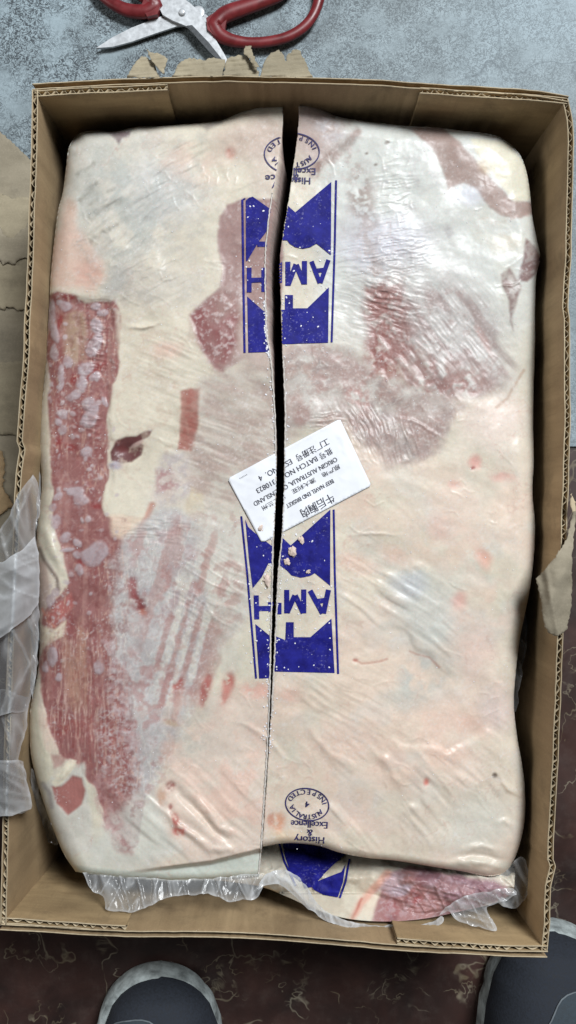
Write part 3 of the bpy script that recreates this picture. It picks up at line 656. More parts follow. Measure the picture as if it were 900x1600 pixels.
    c.ell(590, 668, 44, 30, (166, 158, 156), .7, 25, .6, 10, hi(n8, .3, .6)); c.ell(560, 620, 26, 16, (176, 128, 122), .7, 20, .6, 10, hi(n8, .3, .6)); c.ell(640, 690, 30, 16, (172, 166, 162), .7, 10, .6, 10, hi(n8, .3, .6))
    c.ell(470, 600, 22, 40, (186, 160, 150), .6, 0, .6, 10, hi(n25, .35, .6)); c.ell(660, 625, 40, 12, (216, 212, 204), .7, 20, .6, 8)
    # warm fat below
    c.ell(770, 660, 50, 40, (226, 208, 198), .7, 0, .6, 14); c.stroke([(818, 578), (806, 596), (792, 622), (776, 636)], 2, (176, 142, 118), .6, 2, 3)
    for (x, y, rx, ry, an, col, a) in ((741, 724, 9, 12, 0, (222, 158, 150), .7), (737, 734, 3, 3, 0, (150, 70, 66), .9), (785, 746, 18, 6, 8, (222, 170, 160), .6), (711, 757, 9, 6, 0, (224, 178, 166), .6), (684, 824, 18, 20, 0, (222, 186, 172), .5), (755, 874, 10, 18, -25, (224, 168, 150), .7), (718, 938, 11, 14, -20, (224, 162, 150), .75), (566, 720, 40, 30, 0, (222, 204, 190), .5), (560, 880, 34, 14, 20, (226, 190, 174), .5), (620, 870, 30, 12, 25, (226, 188, 172), .5), (740, 1135, 26, 14, 25, (218, 180, 164), .55), (700, 1180, 26, 20, 0, (222, 190, 172), .55), (780, 1110, 28, 30, 0, (222, 200, 194), .6), (667, 1222, 4, 6, 0, (206, 104, 92), .9), (740, 1020, 30, 40, 0, (226, 200, 188), .6)):
        c.ell(x, y, rx, ry, col, a, an, .7, 6)
    c.ell(665, 960, 50, 70, (198, 202, 196), .75, -25, .6, 16); c.ell(660, 1060, 34, 34, (188, 194, 190), .75, 0, .6, 12, hi(n25, .3, .55)); c.ell(625, 1090, 26, 20, (184, 192, 186), .5, 0, .7, 10)
    c.ell(640, 915, 26, 18, (196, 200, 206), .6, 0, .6, 10)
    c.stroke([(554, 1030), (566, 1036), (584, 1034), (606, 1030)], 1.6, (190, 140, 124), .7, 1.5, 3); c.ell(556, 1031, 4, 3, (180, 110, 96), .7, 0, .5, 2); c.stroke([(640, 1018), (652, 1022), (670, 1026), (686, 1042)], 1.4, (182, 134, 120), .6, 1.4, 3)
    c.ell(773, 1211, 4.5, 4.5, (92, 76, 64), .9, 30, .5, 2); c.ell(778, 1218, 8, 4, (200, 190, 180), .6, 30, .6, 2); c.stroke([(784, 1226), (796, 1238), (812, 1246)], 1.6, (196, 176, 154), .7, 2, 2)
    c.ell(436, 1285, 9, 14, (212, 146, 112), .7, 0, .6, 5, hi(n8, .25, .5)); c.ell(424, 1282, 5, 10, (196, 122, 96), .6, 0, .6, 4); c.ell(432, 1225, 14, 24, (208, 184, 168), .6, 0, .6, 8, hi(n8, .3, .6)); c.ell(450, 1306, 26, 10, (216, 190, 158), .6, 0, .6, 6)
    c.ell(650, 1290, 60, 36, (220, 206, 190), .6, 0, .6, 14); c.ell(740, 1290, 50, 50, (212, 208, 196), .7, 0, .6, 14)
    c.stroke([(700, 1356), (740, 1345), (790, 1350)], 6, (208, 204, 190), .6, 5, 4)
    # greyer film-clouded zones
    c.poly([(340, 470), (440, 470), (440, 780), (370, 800), (310, 790), (316, 610), (345, 590)], (180, 166, 156), .5, 26, 18, hi(n70, .3, .65))
    c.poly([(150, 250), (260, 220), (300, 290), (240, 400), (150, 410)], (178, 180, 174), .5, 26, 20, hi(n25, .35, .65)); c.poly([(190, 400), (300, 380), (310, 470), (200, 480)], (190, 184, 176), .5, 24, 20, hi(n70, .35, .6))
    c.poly([(300, 860), (392, 830), (400, 1020), (330, 1060)], (190, 186, 176), .55, 24, 18, hi(n70, .35, .65))
    c.poly([(540, 420), (700, 400), (800, 500), (790, 610), (640, 560), (540, 540)], (190, 186, 183), .5, 30, 20)
    # ---- marbling, ice and blood detail
    n4 = fbm(X, Y, 4.5, 3, 820); n14 = fbm(X, Y, 14, 4, 821, .6)
    ridge = lambda sx, sy, sd, wd: np.clip(1 - np.abs(fbm(X / sx, Y / sy, 1, 3, sd) - .5) / wd, 0, 1)
    # cream fat threads in the lean
    c.poly(strip, (206, 172, 156), .75, 3, 4, ridge(10, 60, 831, .03) * hi(n70, .38, .55))
    c.poly(strip, (196, 160, 146), .4, 3, 4, ridge(16, 40, 832, .02))
    c.poly(strip, (122, 62, 62), .4, 3, 4, hi(n14, .54, .7))
    c.poly(strip, (186, 158, 156), .3, 3, 4, hi(n4, .56, .7) * hi(n25, .42, .6))
    low = [(60, 1000), (200, 1000), (214, 1130), (222, 1200), (150, 1215), (80, 1150)]
    c.poly(low, (204, 172, 160), .7, 6, 6, ridge(5.5, 90, 833, .06) * hi(n14, .3, .5)); c.poly(low, (136, 62, 60), .55, 6, 6, ridge(6.5, 70, 834, .06) * hi(1 - n14, .4, .56))
    c.poly([(170, 1010), (236, 1010), (250, 1190), (226, 1270), (150, 1200)], (196, 186, 186), .75, 10, 12, ridge(11, 11, 835, .05) * .8 + .5 * hi(n4, .55, .7))
    for (x, y, rx, ry, an) in fl:
        c.ell(x, y, rx + 1, ry + 1, (150, 124, 124), .5, an, .15, 9); c.ell(x, y, rx, ry, (184, 168, 172), .85, an, .2, 9, .55 + .45 * hi(n8, .35, .55))
    for _ in range(70):
        x = rs.uniform(76, 185); y = rs.uniform(480, 1010)
        c.ell(x, y, rs.uniform(1.5, 4.5), rs.uniform(1.5, 5), (190, 176, 178), rs.uniform(.4, .8), rs.uniform(-40, 40), .3, 3)
    # frost crystals over the grey field
    fz = [(180, 880), (250, 800), (380, 820), (392, 960), (330, 1020), (300, 1110), (262, 1210), (220, 1260), (206, 1100), (176, 1010)]
    c.poly(fz, (208, 206, 205), .45, 14, 14, hi(n4, .5, .66)); c.poly(fz, (166, 154, 154), .4, 14, 14, hi(1 - n14, .52, .68)); c.poly(fz, (176, 140, 136), .3, 14, 14, hi(n14, .58, .7))
    c.poly(fz, (222, 216, 206), .5, 14, 14, ridge(14, 44, 836, .035))
    c.poly([(300, 790), (385, 780), (392, 960), (340, 1010), (320, 900)], (208, 202, 190), .7, 16, 14)
    c.poly([(300, 790), (385, 780), (392, 960), (340, 1010), (320, 900)], (180, 150, 142), .5, 16, 14, hi(n14, .52, .66))
    c.ell(215, 940, 8, 26, DEEP, .95, -22, .6, 6, hi(n8, .3, .55)); c.ell(206, 915, 7, 18, (150, 84, 84), .8, -10, .6, 5, hi(n8, .3, .6)); c.ell(222, 956, 6, 5, (190, 128, 110), .6, 0, .5, 3)
    c.ell(228, 922, 14, 8, (160, 156, 160), .6, 0, .5, 8)
    for (x, y, rx, ry, an, col, a) in ((279, 1070, 5, 13, 18, RED, .8), (272, 1072, 4, 5, 0, (178, 92, 84), .7), (318, 1082, 7, 24, 14, (160, 66, 62), .85), (326, 1062, 5, 12, 14, RED, .6), (356, 1070, 9, 18, 16, (176, 84, 78), .8), (350, 1088, 6, 12, 16, (196, 120, 110), .7), (400, 1078, 22, 12, 0, (220, 168, 154), .6), (455, 1085, 14, 8, 0, (222, 184, 168), .5), (266, 1228, 7, 7, 0, (136, 70, 66), .85), (252, 1246, 7, 12, 0, (196, 160, 136), .7), (268, 1262, 3, 6, 0, (150, 76, 70), .8), (275, 1280, 5, 10, -15, (170, 72, 66), .85), (280, 1296, 9, 7, 0, (190, 84, 76), .8), (270, 1128, 12, 5, 10, (176, 148, 116), .7)):
        c.ell(x, y, rx * 1.5, ry * 1.4, (200, 164, 152), .4, an, .7, 5); c.ell(x, y, rx, ry, col, a, an, .5, 4, hi(n8, .26, .52))
    gz = [(312, 590), (440, 560), (440, 770), (360, 800), (300, 830), (296, 720)]
    sw = fbm(X + .5 * Y, Y - .2 * X, 1, 1, 5) * 0 + fbm((X * .9 + Y * .4) / 2.2, (Y * .9 - X * .4) / .7, 16, 4, 845); c.poly(gz, (176, 156, 148), .6, 14, 14, hi(sw, .46, .66)); c.poly(gz, (206, 199, 188), .5, 14, 14, hi(1 - sw, .5, .68)); c.poly(gz, (208, 203, 196), .25, 10, 10, hi(n4, .56, .7))
    c.poly([(296, 470), (372, 450), (372, 580), (330, 585)], (206, 190, 188), .6, 6, 8, hi(n4, .6, .72)); c.poly([(345, 330), (380, 312), (380, 480), (345, 470)], (200, 184, 178), .5, 10, 8, hi(n14, .5, .64))
    # right half: mottled meat under frost
    c.poly(mid, (156, 122, 116), .35, 10, 12, hi(n14, .54, .7)); c.poly(mid, (142, 134, 132), .45, 10, 12, hi(1 - n14, .56, .68) * hi(n25, .4, .6)); c.poly(mid, (216, 213, 206), .55, 10, 12, ridge(16, 9, 837, .04) + .5 * hi(n4, .56, .7))
    c.poly(reg, (150, 116, 110), .35, 12, 12, hi(n14, .57, .69)); c.poly(reg, (214, 208, 204), .3, 16, 14, hi(n4, .54, .72))
    c.poly([(570, 430), (640, 430), (650, 590), (570, 590)], (216, 208, 204), .65, 12, 12, hi(n4, .53, .67)); c.poly([(570, 470), (640, 470), (650, 590), (570, 590)], (160, 100, 94), .4, 12, 12, hi(n14, .54, .66))
    c.poly([(530, 260), (690, 230), (720, 420), (640, 470), (530, 440)], (186, 180, 180), .35, 20, 16, hi(n14, .52, .68)); c.poly([(480, 170), (560, 190), (560, 270), (480, 280)], (176, 152, 146), .4, 14, 12, hi(n14, .5, .66))
    c.poly([(110, 215), (330, 200), (340, 450), (190, 480), (130, 440)], (190, 186, 178), .4, 18, 16, hi(n14, .52, .68)); c.poly([(190, 500), (290, 500), (280, 700), (180, 790)], (198, 180, 162), .45, 12, 14, hi(n14, .54, .7))
    # ---- second pass: deeper muscle tones, pinker fat
    c.poly([(572, 446), (600, 432), (630, 452), (645, 520), (640, 585), (602, 594), (574, 562)], (142, 88, 82), .7, 12, 12, .35 + .65 * hi(n8, .32, .58))
    c.poly([(556, 260), (576, 256), (590, 340), (600, 440), (574, 440), (552, 340)], (158, 140, 132), .5, 14, 12, hi(n8, .3, .6))
    c.poly([(642, 200), (692, 199), (722, 226), (750, 258), (776, 290), (800, 312), (834, 318), (836, 330), (812, 342), (786, 338), (764, 322), (742, 292), (722, 284), (702, 296), (692, 262), (676, 234)], (160, 136, 128), .65, 3, 4)
    c.poly(reg, (146, 122, 118), .5, 22, 16, hi(st, .4, .7)); c.poly([(640, 560), (700, 550), (760, 570), (770, 606), (700, 632), (640, 606)], (150, 110, 104), .5, 14, 14, hi(n8, .3, .6))
    c.poly(mid, (164, 138, 132), .4, 16, 16, hi(n70, .35, .6))
    c.poly([(343, 338), (352, 322), (380, 312), (440, 312), (440, 480), (372, 480), (345, 455), (347, 425), (341, 380)], (152, 120, 116), .5, 4, 5); c.poly([(284, 612), (313, 608), (308, 676), (300, 704), (277, 702)], (160, 104, 94), .5, 4, 4)
    c.poly([(205, 830), (330, 806), (372, 900), (335, 1040), (280, 1110), (222, 1080)], (168, 124, 118), .5, 18, 18, hi(sk * .5 + n14 * .5, .46, .62)); c.poly([(188, 1030), (240, 1010), (300, 1080), (262, 1200), (226, 1250), (206, 1140)], (168, 124, 122), .45, 16, 16, hi(n14, .48, .64))
    c.poly([(232, 1110), (330, 1090), (412, 1130), (408, 1300), (330, 1320), (262, 1230)], (226, 192, 176), .5, 24, 18, hi(n25, .38, .62)); c.ell(300, 1150, 40, 50, (190, 180, 170), .5, 20, .7, 14, hi(n8, .3, .6))
    for (x, y, rx, ry) in ((560, 790, 60, 40), (700, 850, 60, 40), (610, 1180, 70, 40), (760, 960, 40, 60), (480, 1180, 40, 60), (560, 1290, 60, 30), (700, 1130, 60, 40), (120, 400, 30, 40), (300, 250, 50, 30)):
        c.ell(x, y, rx, ry, (226, 194, 178), .45, 20, .8, 18, hi(n25, .3, .6))
    # ---- overall grain: capillary mottling and faint veins
    c.c *= (1 + .12 * (fbm(X, Y, 2.6, 2, 806) - .5))[..., None]
    c.c *= (1 + .08 * (fbm(X, Y, 5, 3, 801) - .5) + .12 * (fbm(X, Y, 17, 3, 802) - .5))[..., None]
    vein = np.clip(1 - np.abs(fbm(X, Y, 46, 4, 803) - .5) / .012, 0, 1) * hi(fbm(X, Y, 90, 2, 804), .5, .62)
    c.blend(full, vein * .35, (196, 150, 138))
    fr = hi(fbm(X, Y, 3.2, 2, 805), .66, .8) * hi(n70, .42, .58)
    c.blend(full, fr * .35, (226, 222, 220))
paint_beef()

def relief():
    h = np.zeros_like(X)
    h += (fbm(X, Y, 190, 3, 901) - .5) * .010 + (fbm(X, Y, 60, 3, 902) - .5) * .0022 + (fbm(X, Y, 18, 3, 903) - .5) * .0005
    G = lambda cx, cy, rx, ry: np.exp(-(((X - cx) / rx) ** 2 + ((Y - cy) / ry) ** 2))
    def crease(pts, wd, amp):
        p = np.array(pts, float); g = wd * 3; o = np.zeros_like(X)
        sl = cv.win(p[:, 0].min() - g, p[:, 1].min() - g, p[:, 0].max() + g, p[:, 1].max() + g)
        xx = X[sl] + 5 * cv.wx[sl]; yy = Y[sl] + 5 * cv.wy[sl]; L = .35 * np.hypot(*(p[-1] - p[0])) + 1
        tp = (1 - np.exp(-((xx - p[0, 0]) ** 2 + (yy - p[0, 1]) ** 2) / L ** 2)) * (1 - np.exp(-((xx - p[-1, 0]) ** 2 + (yy - p[-1, 1]) ** 2) / L ** 2))
        o[sl] = amp * tp * np.exp(-(seg_dist(xx, yy, pts) / (wd * (.6 + .8 * cv.n25[sl]))) ** 2); return o
    # film drawn into folds
    h += .0020 * softfold(X, Y, 36, 13, 80, 1) * sstep(.4, .6, fbm(X, Y, 70, 2, 881)) * (G(620, 950, 130, 130) + G(700, 1160, 120, 120) + .8 * G(500, 1150, 80, 120))
    h += .0006 * softfold(X, Y, 28, 6, 50, 2) * (G(570, 900, 60, 60) + G(560, 1100, 80, 80))
    h += .0026 * softfold(X, Y, 42, 15, 110, 3) * (G(330, 1280, 90, 70) + G(230, 1270, 60, 70)) * sstep(1130, 1200, Y)
    h += .0026 * softfold(X, Y, 50, 14, 80, 13) * sstep(.38, .6, fbm(X, Y, 80, 2, 882)) * (G(520, 1240, 110, 70) + G(640, 1250, 120, 80))
    h += .0011 * wrinkle(X, Y, 62, 5, 26, 4, 2) * G(560, 672, 40, 34)
    h += .0014 * wrinkle(X, Y, 75, 6, 40, 5, 2) * G(625, 690, 36, 30)
    h += .0010 * wrinkle(X, Y, -8, 4.5, 26, 6, 2) * (G(510, 660, 26, 14) + 1.0 * G(620, 392, 42, 34) + .7 * G(615, 300, 30, 40) + .7 * G(560, 410, 50, 30))
    h += .0010 * wrinkle(X, Y, 18, 5, 30, 7, 2) * G(600, 470, 50, 50)
    h += .0004 * wrinkle(X, Y, 52, 7, 44, 8, 2) * G(700, 540, 90, 80)
    h += .0005 * wrinkle(X, Y, -55, 9, 60, 9, 2) * G(190, 350, 90, 90)
    h += .0030 * softfold(X, Y, -36, 13, 60, 51) * G(170, 330, 60, 70) + .0012 * softfold(X, Y, -30, 6, 40, 52) * (G(260, 260, 70, 60) + G(240, 430, 60, 50)) + .0010 * softfold(X, Y, 20, 7, 50, 53) * (G(330, 700, 90, 90) + G(260, 560, 60, 60))
    h += crease([(776, 1214), (792, 1232), (814, 1246)], 5, .0018) + crease([(700, 1330), (750, 1322), (800, 1330)], 7, .0022) - crease([(690, 1342), (745, 1336), (806, 1344)], 5, .0022) + crease([(770, 1290), (790, 1284), (806, 1296)], 5, .0016)
    h += crease([(560, 1150), (600, 1190), (640, 1250)], 6, .0016) + crease([(640, 1160), (690, 1175), (740, 1215)], 7, .0018) + crease([(470, 1120), (500, 1160), (540, 1215)], 5, .0014) + crease([(560, 880), (620, 905), (690, 960)], 6, .0014)
    h += .0011 * wrinkle(X, Y, 5, 5, 26, 10, 2) * (G(150, 530, 20, 60) + G(142, 650, 16, 30) + G(245, 830, 50, 20))
    h += .0005 * wrinkle(X, Y, 88, 4, 60, 11, 2) * G(140, 1090, 70, 130)
    h += .0005 * wrinkle(X, Y, 104, 8, 90, 12, 2) * G(290, 980, 70, 150)
    h += .0008 * wrinkle(X, Y, 30, 9, 90, 15, 3) * G(330, 920, 70, 60)
    # hair-fine creases in the film, in loose bundles
    rc = random.Random(5)
    for _ in range(110):
        cx, cy = rc.uniform(90, 810), rc.uniform(230, 1330); a0 = rc.gauss(.6, .7)
        for _ in range(rc.randint(1, 4)):
            x0, y0 = cx + rc.gauss(0, 14), cy + rc.gauss(0, 14); L = rc.uniform(8, 34); a1 = a0 + rc.gauss(0, .15); b = rc.gauss(0, 4)
            x1, y1 = x0 + L * math.cos(a1), y0 + L * math.sin(a1); sl = cv.win(min(x0, x1) - 8, min(y0, y1) - 8, max(x0, x1) + 8, max(y0, y1) + 8)
            pts = [(x0, y0), ((x0 + x1) / 2 - b * math.sin(a1), (y0 + y1) / 2 + b * math.cos(a1)), (x1, y1)]
            h[sl] += rc.uniform(.00008, .00028) * np.exp(-(seg_dist(X[sl], Y[sl], pts) / 1.5) ** 2)
    h += crease([(186, 500), (196, 508), (220, 510), (262, 504)], 3.5, .0022)
    h += crease([(262, 1202), (300, 1240), (345, 1290), (400, 1326)], 7, .0032) - crease([(256, 1210), (292, 1250), (335, 1298), (380, 1330)], 5, .003)
    h += crease([(230, 1230), (280, 1290), (330, 1325), (400, 1332)], 6, .003) + crease([(352, 1118), (400, 1140), (440, 1180), (462, 1200)], 5, .0014)
    h += crease([(264, 905), (300, 930), (340, 965), (375, 985)], 2.5, .0010) + crease([(525, 838), (580, 834), (640, 836)], 2.5, .0009) + crease([(600, 640), (660, 665), (720, 700)], 2.5, .0009)
    h += crease([(682, 1358), (715, 1345), (760, 1350), (800, 1358)], 6, .003) + crease([(350, 300), (400, 285), (424, 270)], 3, .0008)
    h -= crease([(128, 312), (150, 288)], 5, .0006) + crease([(141, 338), (188, 311)], 6, .0008) + crease([(143, 378), (182, 350)], 6, .0008)
    h += crease([(64, 810), (80, 850), (104, 910)], 7, .004) + crease([(84, 1226), (112, 1190)], 6, .003)
    h -= .003 * G(200, 704, 18, 12)
    # lean strip sits a little lower than the fat beside it
    h -= .0018 * sstep(178, 168, X + 8 * cv.wx) * sstep(460, 475, Y) * sstep(800, 740, Y)
    red = (cv.c[..., 0] - cv.c[..., 1]) / (cv.c[..., 0] + cv.c[..., 1]); red = sstep(.13, .30, red)
    for ax in (0, 1):
        red = sum(np.roll(red, q, ax) for q in range(-2, 3)) / 5
    h -= .0007 * red
    return h
RELIEF = relief()
ZTOP = 0.142

LL = [(116, 214), (107, 232), (103, 262), (98, 300), (90, 332), (84, 380), (79, 430), (77, 470), (74, 520), (71, 570), (66, 620), (62, 660), (62, 700), (65, 760), (60, 800), (57, 850), (58, 900), (60, 950), (62, 1000), (59, 1050), (50, 1090), (46, 1120), (47, 1170), (55, 1210), (70, 1260), (85, 1300), (100, 1335), (118, 1362)]
LT = [(116, 214), (130, 206), (155, 204), (180, 205), (215, 198), (250, 197), (300, 193), (345, 188), (372, 177), (400, 166), (425, 162), (442, 161)]
LB = [(118, 1362), (150, 1367), (200, 1372), (260, 1376), (320, 1375), (360, 1372), (390, 1371), (405, 1370)]
CL = [(442, 161), (441, 200), (436, 240), (427, 300), (419, 360), (415.5, 411), (416, 470), (418, 520), (424, 560), (429.5, 630), (432, 700), (431, 770), (428, 832), (426.5, 896), (424, 997), (422.5, 1069), (420.5, 1130), (417.5, 1190), (413, 1260), (409, 1325), (405, 1370)]
CR = [(467, 159), (466, 200), (461, 240), (453, 300), (443, 360), (437, 411), (439, 470), (440, 520), (441.5, 560), (444.5, 630), (444.5, 700), (443.5, 770), (440.5, 832), (434, 896), (429.2, 997), (425.6, 1069), (422.4, 1130), (418.7, 1190), (414, 1260), (410, 1323)]
RT = [(467, 159), (485, 161), (505, 170), (525, 181), (560, 188), (600, 193), (640, 197), (680, 199), (720, 204), (750, 207), (778, 213), (802, 228)]
RR = [(802, 228), (815, 246), (823, 270), (828, 300), (832, 340), (838, 370), (844, 402), (838, 432), (836, 480), (836, 540), (834, 600), (833, 660), (834, 720), (832, 770), (836, 820), (834, 870), (828, 920), (820, 960), (812, 1000), (806, 1050), (803, 1100), (808, 1150), (815, 1190), (820, 1230), (820, 1280), (812, 1320), (801, 1348), (788, 1366)]
RB = [(410, 1323), (440, 1318), (470, 1318), (500, 1322), (530, 1332), (570, 1340), (620, 1345), (680, 1355), (720, 1361), (760, 1369), (788, 1366)]

def edge_drop(d, R, amt):
    t = np.clip(1 - d / R, 0, 1); return amt * (1 - np.sqrt(np.clip(1 - t * t, 0, 1)))
def zmap(outer_soft, outer_sharp):
    d = seg_dist(X, Y, outer_soft); z = ZTOP + RELIEF - edge_drop(d, 20 + 14 * cv.n70, .014)
    for o in outer_sharp:
        z = z - edge_drop(seg_dist(X, Y, o), 12, .008)
    return z
ZL = zmap([tuple(p) for p in resample(LL, 60)][::1] , [LT, LB]); ZL -= edge_drop(seg_dist(X, Y, LT), 26, .012)
# the film skirt below the fold at the near end of the left half lies lower
fold = [(110, 1350), (200, 1362), (330, 1346), (410, 1326)]
below = sstep(-2, 5, Y - np.interp(X, [p[0] for p in fold], [p[1] for p in fold])) * sstep(180, 330, X)
ZL -= .010 * below
ZRt = zmap([tuple(p) for p in resample(RR, 60)], [RB]); ZRt -= edge_drop(seg_dist(X, Y, RT), 26, .012)

def coons(L, R, T, B, nu, nv):
    L = resample(L, nv); R = resample(R, nv); T = resample(T, nu); B = resample(B, nu)
    u = np.linspace(0, 1, nu)[None, :, None]; v = np.linspace(0, 1, nv)[:, None, None]
    S = (1 - u) * L[:, None] + u * R[:, None] + (1 - v) * T[None] + v * B[None]
    S -= (1 - u) * (1 - v) * T[0] + u * (1 - v) * T[-1] + (1 - u) * v * B[0] + u * v * B[-1]
    return S          # (nv, nu, 2)
def half(name, L, R, T, B, zm, cut_side, nu, nv, label):
    S = coons(L, R, T, B, nu, nv)
    # ragged saw edge
    k = 0 if cut_side == 'L' else nu - 1
    col = S[:, k, 1]; rag = (fbm(col, col * 0 + 5 * (k > 0), 7, 3, 55, .7) - .5) * 2.2
    fall = np.linspace(1, 0, 8)
    for q in range(8):
        kk = q if cut_side == 'L' else nu - 1 - q
        S[:, kk, 0] += rag * fall[q]
    px = S[..., 0]; py = S[..., 1]
    z = cv.sample(zm, px, py); c = cv.sample(cv.c, px, py)
    V = Wn(px, py, z).reshape(-1, 3); C = c.reshape(-1, 3)
    F = [grid_faces(nv, nu)[:, ::-1]]
    # skirt down to the bottom of the slab
    idx = np.arange(nv * nu).reshape(nv, nu)
    ring = np.concatenate([idx[0, :], idx[1:, -1], idx[-1, -2::-1], idx[-2:0:-1, 0]])
    rp = px.reshape(-1)[ring]; ry = py.reshape(-1)[ring]
    ctr = V.reshape(-1, 3).mean(0)
    zbot = .012 + .080 * sstep(1130, 1190, ry)
    base = V[ring]; prev = ring; nV = len(V); Vs = [V]; Cs = [C]
    iscut = np.isin(ring, idx[:, k])
    for step, fr in enumerate((.06, .3, .65, 1.0)):
        P = base.copy(); P[:, 2] = base[:, 2] + (zbot - base[:, 2]) * fr
        pull = np.where(iscut, 0.0, .004 * fr * fr)
        dirv = ctr[:2] - P[:, :2]; dirv /= np.linalg.norm(dirv, axis=1)[:, None]
        P[:, :2] += dirv * pull[:, None]
        if cut_side == 'R':     # the left half leans: its sawn face slopes into the gap
            P[:, 0] += np.where(iscut, 0.013 * fr ** .45 * sstep(200, 260, ry) * sstep(640, 460, ry), 0)
        else:
            P[:, 0] += np.where(iscut, .002 * fr, 0)
        cc = C[ring].copy()
        if step > 0 or True:
            sawn = np.array(lin((170, 152, 146))) * (0.75 + .5 * fbm(ry, np.full_like(ry, fr * 40), 14, 3, 66)[:, None])
            cc = np.where(iscut[:, None], sawn, cc)
        Vs.append(P); Cs.append(cc)
        cur = np.arange(nV, nV + len(ring)); nV += len(ring)
        F.append(np.stack([prev, np.roll(prev, -1), np.roll(cur, -1), cur], -1)); prev = cur
    # underside
    cb = np.array([[ctr[0], ctr[1], .012 if True else 0]])
    Vs.append(cb); Cs.append(np.array([lin(FAT)])); ci = nV
    tri = np.stack([prev, np.roll(prev, -1), np.full(len(prev), ci), np.full(len(prev), ci)], -1)
    Vall = np.concatenate(Vs); Call = np.concatenate(Cs); Q = np.concatenate(F)
    b = (float(ctr[0]), float(ctr[1]), .0)
    root = tag(empty(name, b), label, 'beef')
    fl = [tuple(q) for q in tri[:, :3]]
    body = obj('meat_body', Vall, Q, M_MEAT, root, colors=Call)
    return root, body
SPACING = 1.35
beef_l, body_l = half('frozen_beef', LL, CL, LT, LB, ZL, 'R', int(360 / SPACING), int(1190 / SPACING), 'left half of the sawn frozen beef slab, with dark red lean strip, in clear film')
beef_r, body_r = half('frozen_beef', CR, RR, RT, RB, ZRt, 'L', int(395 / SPACING), int(1190 / SPACING), 'right half of the sawn frozen beef slab, mostly cream fat, in clear film')

# ------------------------------------------------------------------ lower slab peeping out at the near end
cv2 = Canvas(120, 1170, 830, 1470, (212, 204, 188), 40)
def paint_lower():
    c = cv2; n8, n25 = c.n8, c.n25; hi = lambda n, a, b: sstep(a, b, n)
    c.ell(600, 1400, 60, 30, (220, 204, 184), .7, 0, .6, 8)
    c.poly([(580, 1440), (592, 1400), (604, 1368), (640, 1352), (720, 1368), (790, 1384), (800, 1400), (740, 1420), (700, 1440), (640, 1446)], (158, 112, 112), .95, 4, 5)
    c.poly([(640, 1356), (720, 1366), (800, 1384), (806, 1396), (730, 1420), (680, 1400)], (166, 138, 148), .85, 8, 8, .4 + .6 * hi(n25, .38, .6))
    c.poly([(604, 1372), (626, 1356), (630, 1376), (604, 1392), (578, 1396)], (190, 166, 172), .85, 5, 6); c.ell(625, 1392, 18, 9, (184, 170, 182), .8, -15, .4, 8); c.ell(648, 1404, 12, 10, (150, 72, 74), .7, 0, .6, 6, hi(n8, .3, .55)); c.ell(612, 1420, 14, 14, (152, 82, 84), .7, 0, .6, 6, hi(n8, .3, .55))
    c.stroke([(548, 1436), (560, 1414), (580, 1392), (606, 1366)], 6, (214, 160, 142), .8, 4, 3); c.stroke([(550, 1434), (564, 1404)], 2, (176, 88, 74), .7, 2, 2)
    c.poly([(440, 1330), (560, 1350), (556, 1400), (548, 1440), (500, 1430), (470, 1400)], (206, 198, 180), .8, 5, 4)
    n5 = fbm(c.X, c.Y, 5, 3, 815); rdg = np.clip(1 - np.abs(fbm(c.X, c.Y, 20, 3, 816) - .5) / .035, 0, 1)
    red = [(580, 1440), (604, 1368), (640, 1352), (720, 1368), (800, 1386), (806, 1400), (700, 1440), (640, 1446)]
    c.poly(red, (190, 168, 174), .4, 6, 6, hi(n5, .52, .68)); c.poly(red, (112, 56, 60), .5, 6, 6, hi(n25, .52, .66)); c.poly(red, (196, 174, 178), .4, 6, 6, rdg)
    c.poly([(420, 1320), (580, 1340), (570, 1440), (450, 1420)], (176, 160, 140), .4, 8, 8, hi(n25, .5, .66))
    c.c *= (1 + .14 * (fbm(c.X, c.Y, 6, 3, 811) - .5) + .12 * (fbm(c.X, c.Y, 18, 3, 812) - .5))[..., None]
paint_lower()
x2, y2 = cv2.X, cv2.Y
LOWT = [(140, 1190), (470, 1190), (800, 1190)]
LOWB = [(136, 1352), (200, 1364), (300, 1372), (400, 1384), (450, 1402), (490, 1420), (540, 1435), (600, 1440), (660, 1436), (720, 1424), (770, 1412), (803, 1396)]
LOWL = [(140, 1190), (134, 1270), (136, 1352)]; LOWR = [(800, 1190), (808, 1300), (803, 1396)]
z2 = .086 + .036 * sstep(1318, 1376, y2) + .008 * (fbm(x2, y2, 60, 3, 31) - .5) + .004 * (fbm(x2, y2, 18, 3, 32) - .5) + .012 * sstep(1345, 1385, y2) * sstep(540, 640, x2)
z2 += .004 * np.exp(-(seg_dist(x2, y2, [(640, 1370), (700, 1392), (760, 1398)]) / 10) ** 2) + .0022 * wrinkle(x2, y2, 58, 11, 60, 41) * sstep(600, 680, x2) + .0016 * wrinkle(x2, y2, 15, 8, 40, 47) * sstep(560, 620, x2)
z2 += .0022 * wrinkle(x2, y2, 70, 14, 40, 43) * sstep(560, 480, x2)
z2 -= edge_drop(seg_dist(x2, y2, [tuple(p) for p in resample(LOWB, 40)]), 16, .006)
z2 = np.maximum(z2, np.where(y2 > 1396, .126 + .0003 * (y2 - 1396), 0))
z2 = np.minimum(z2, np.where(y2 < 1320, .089, 1))
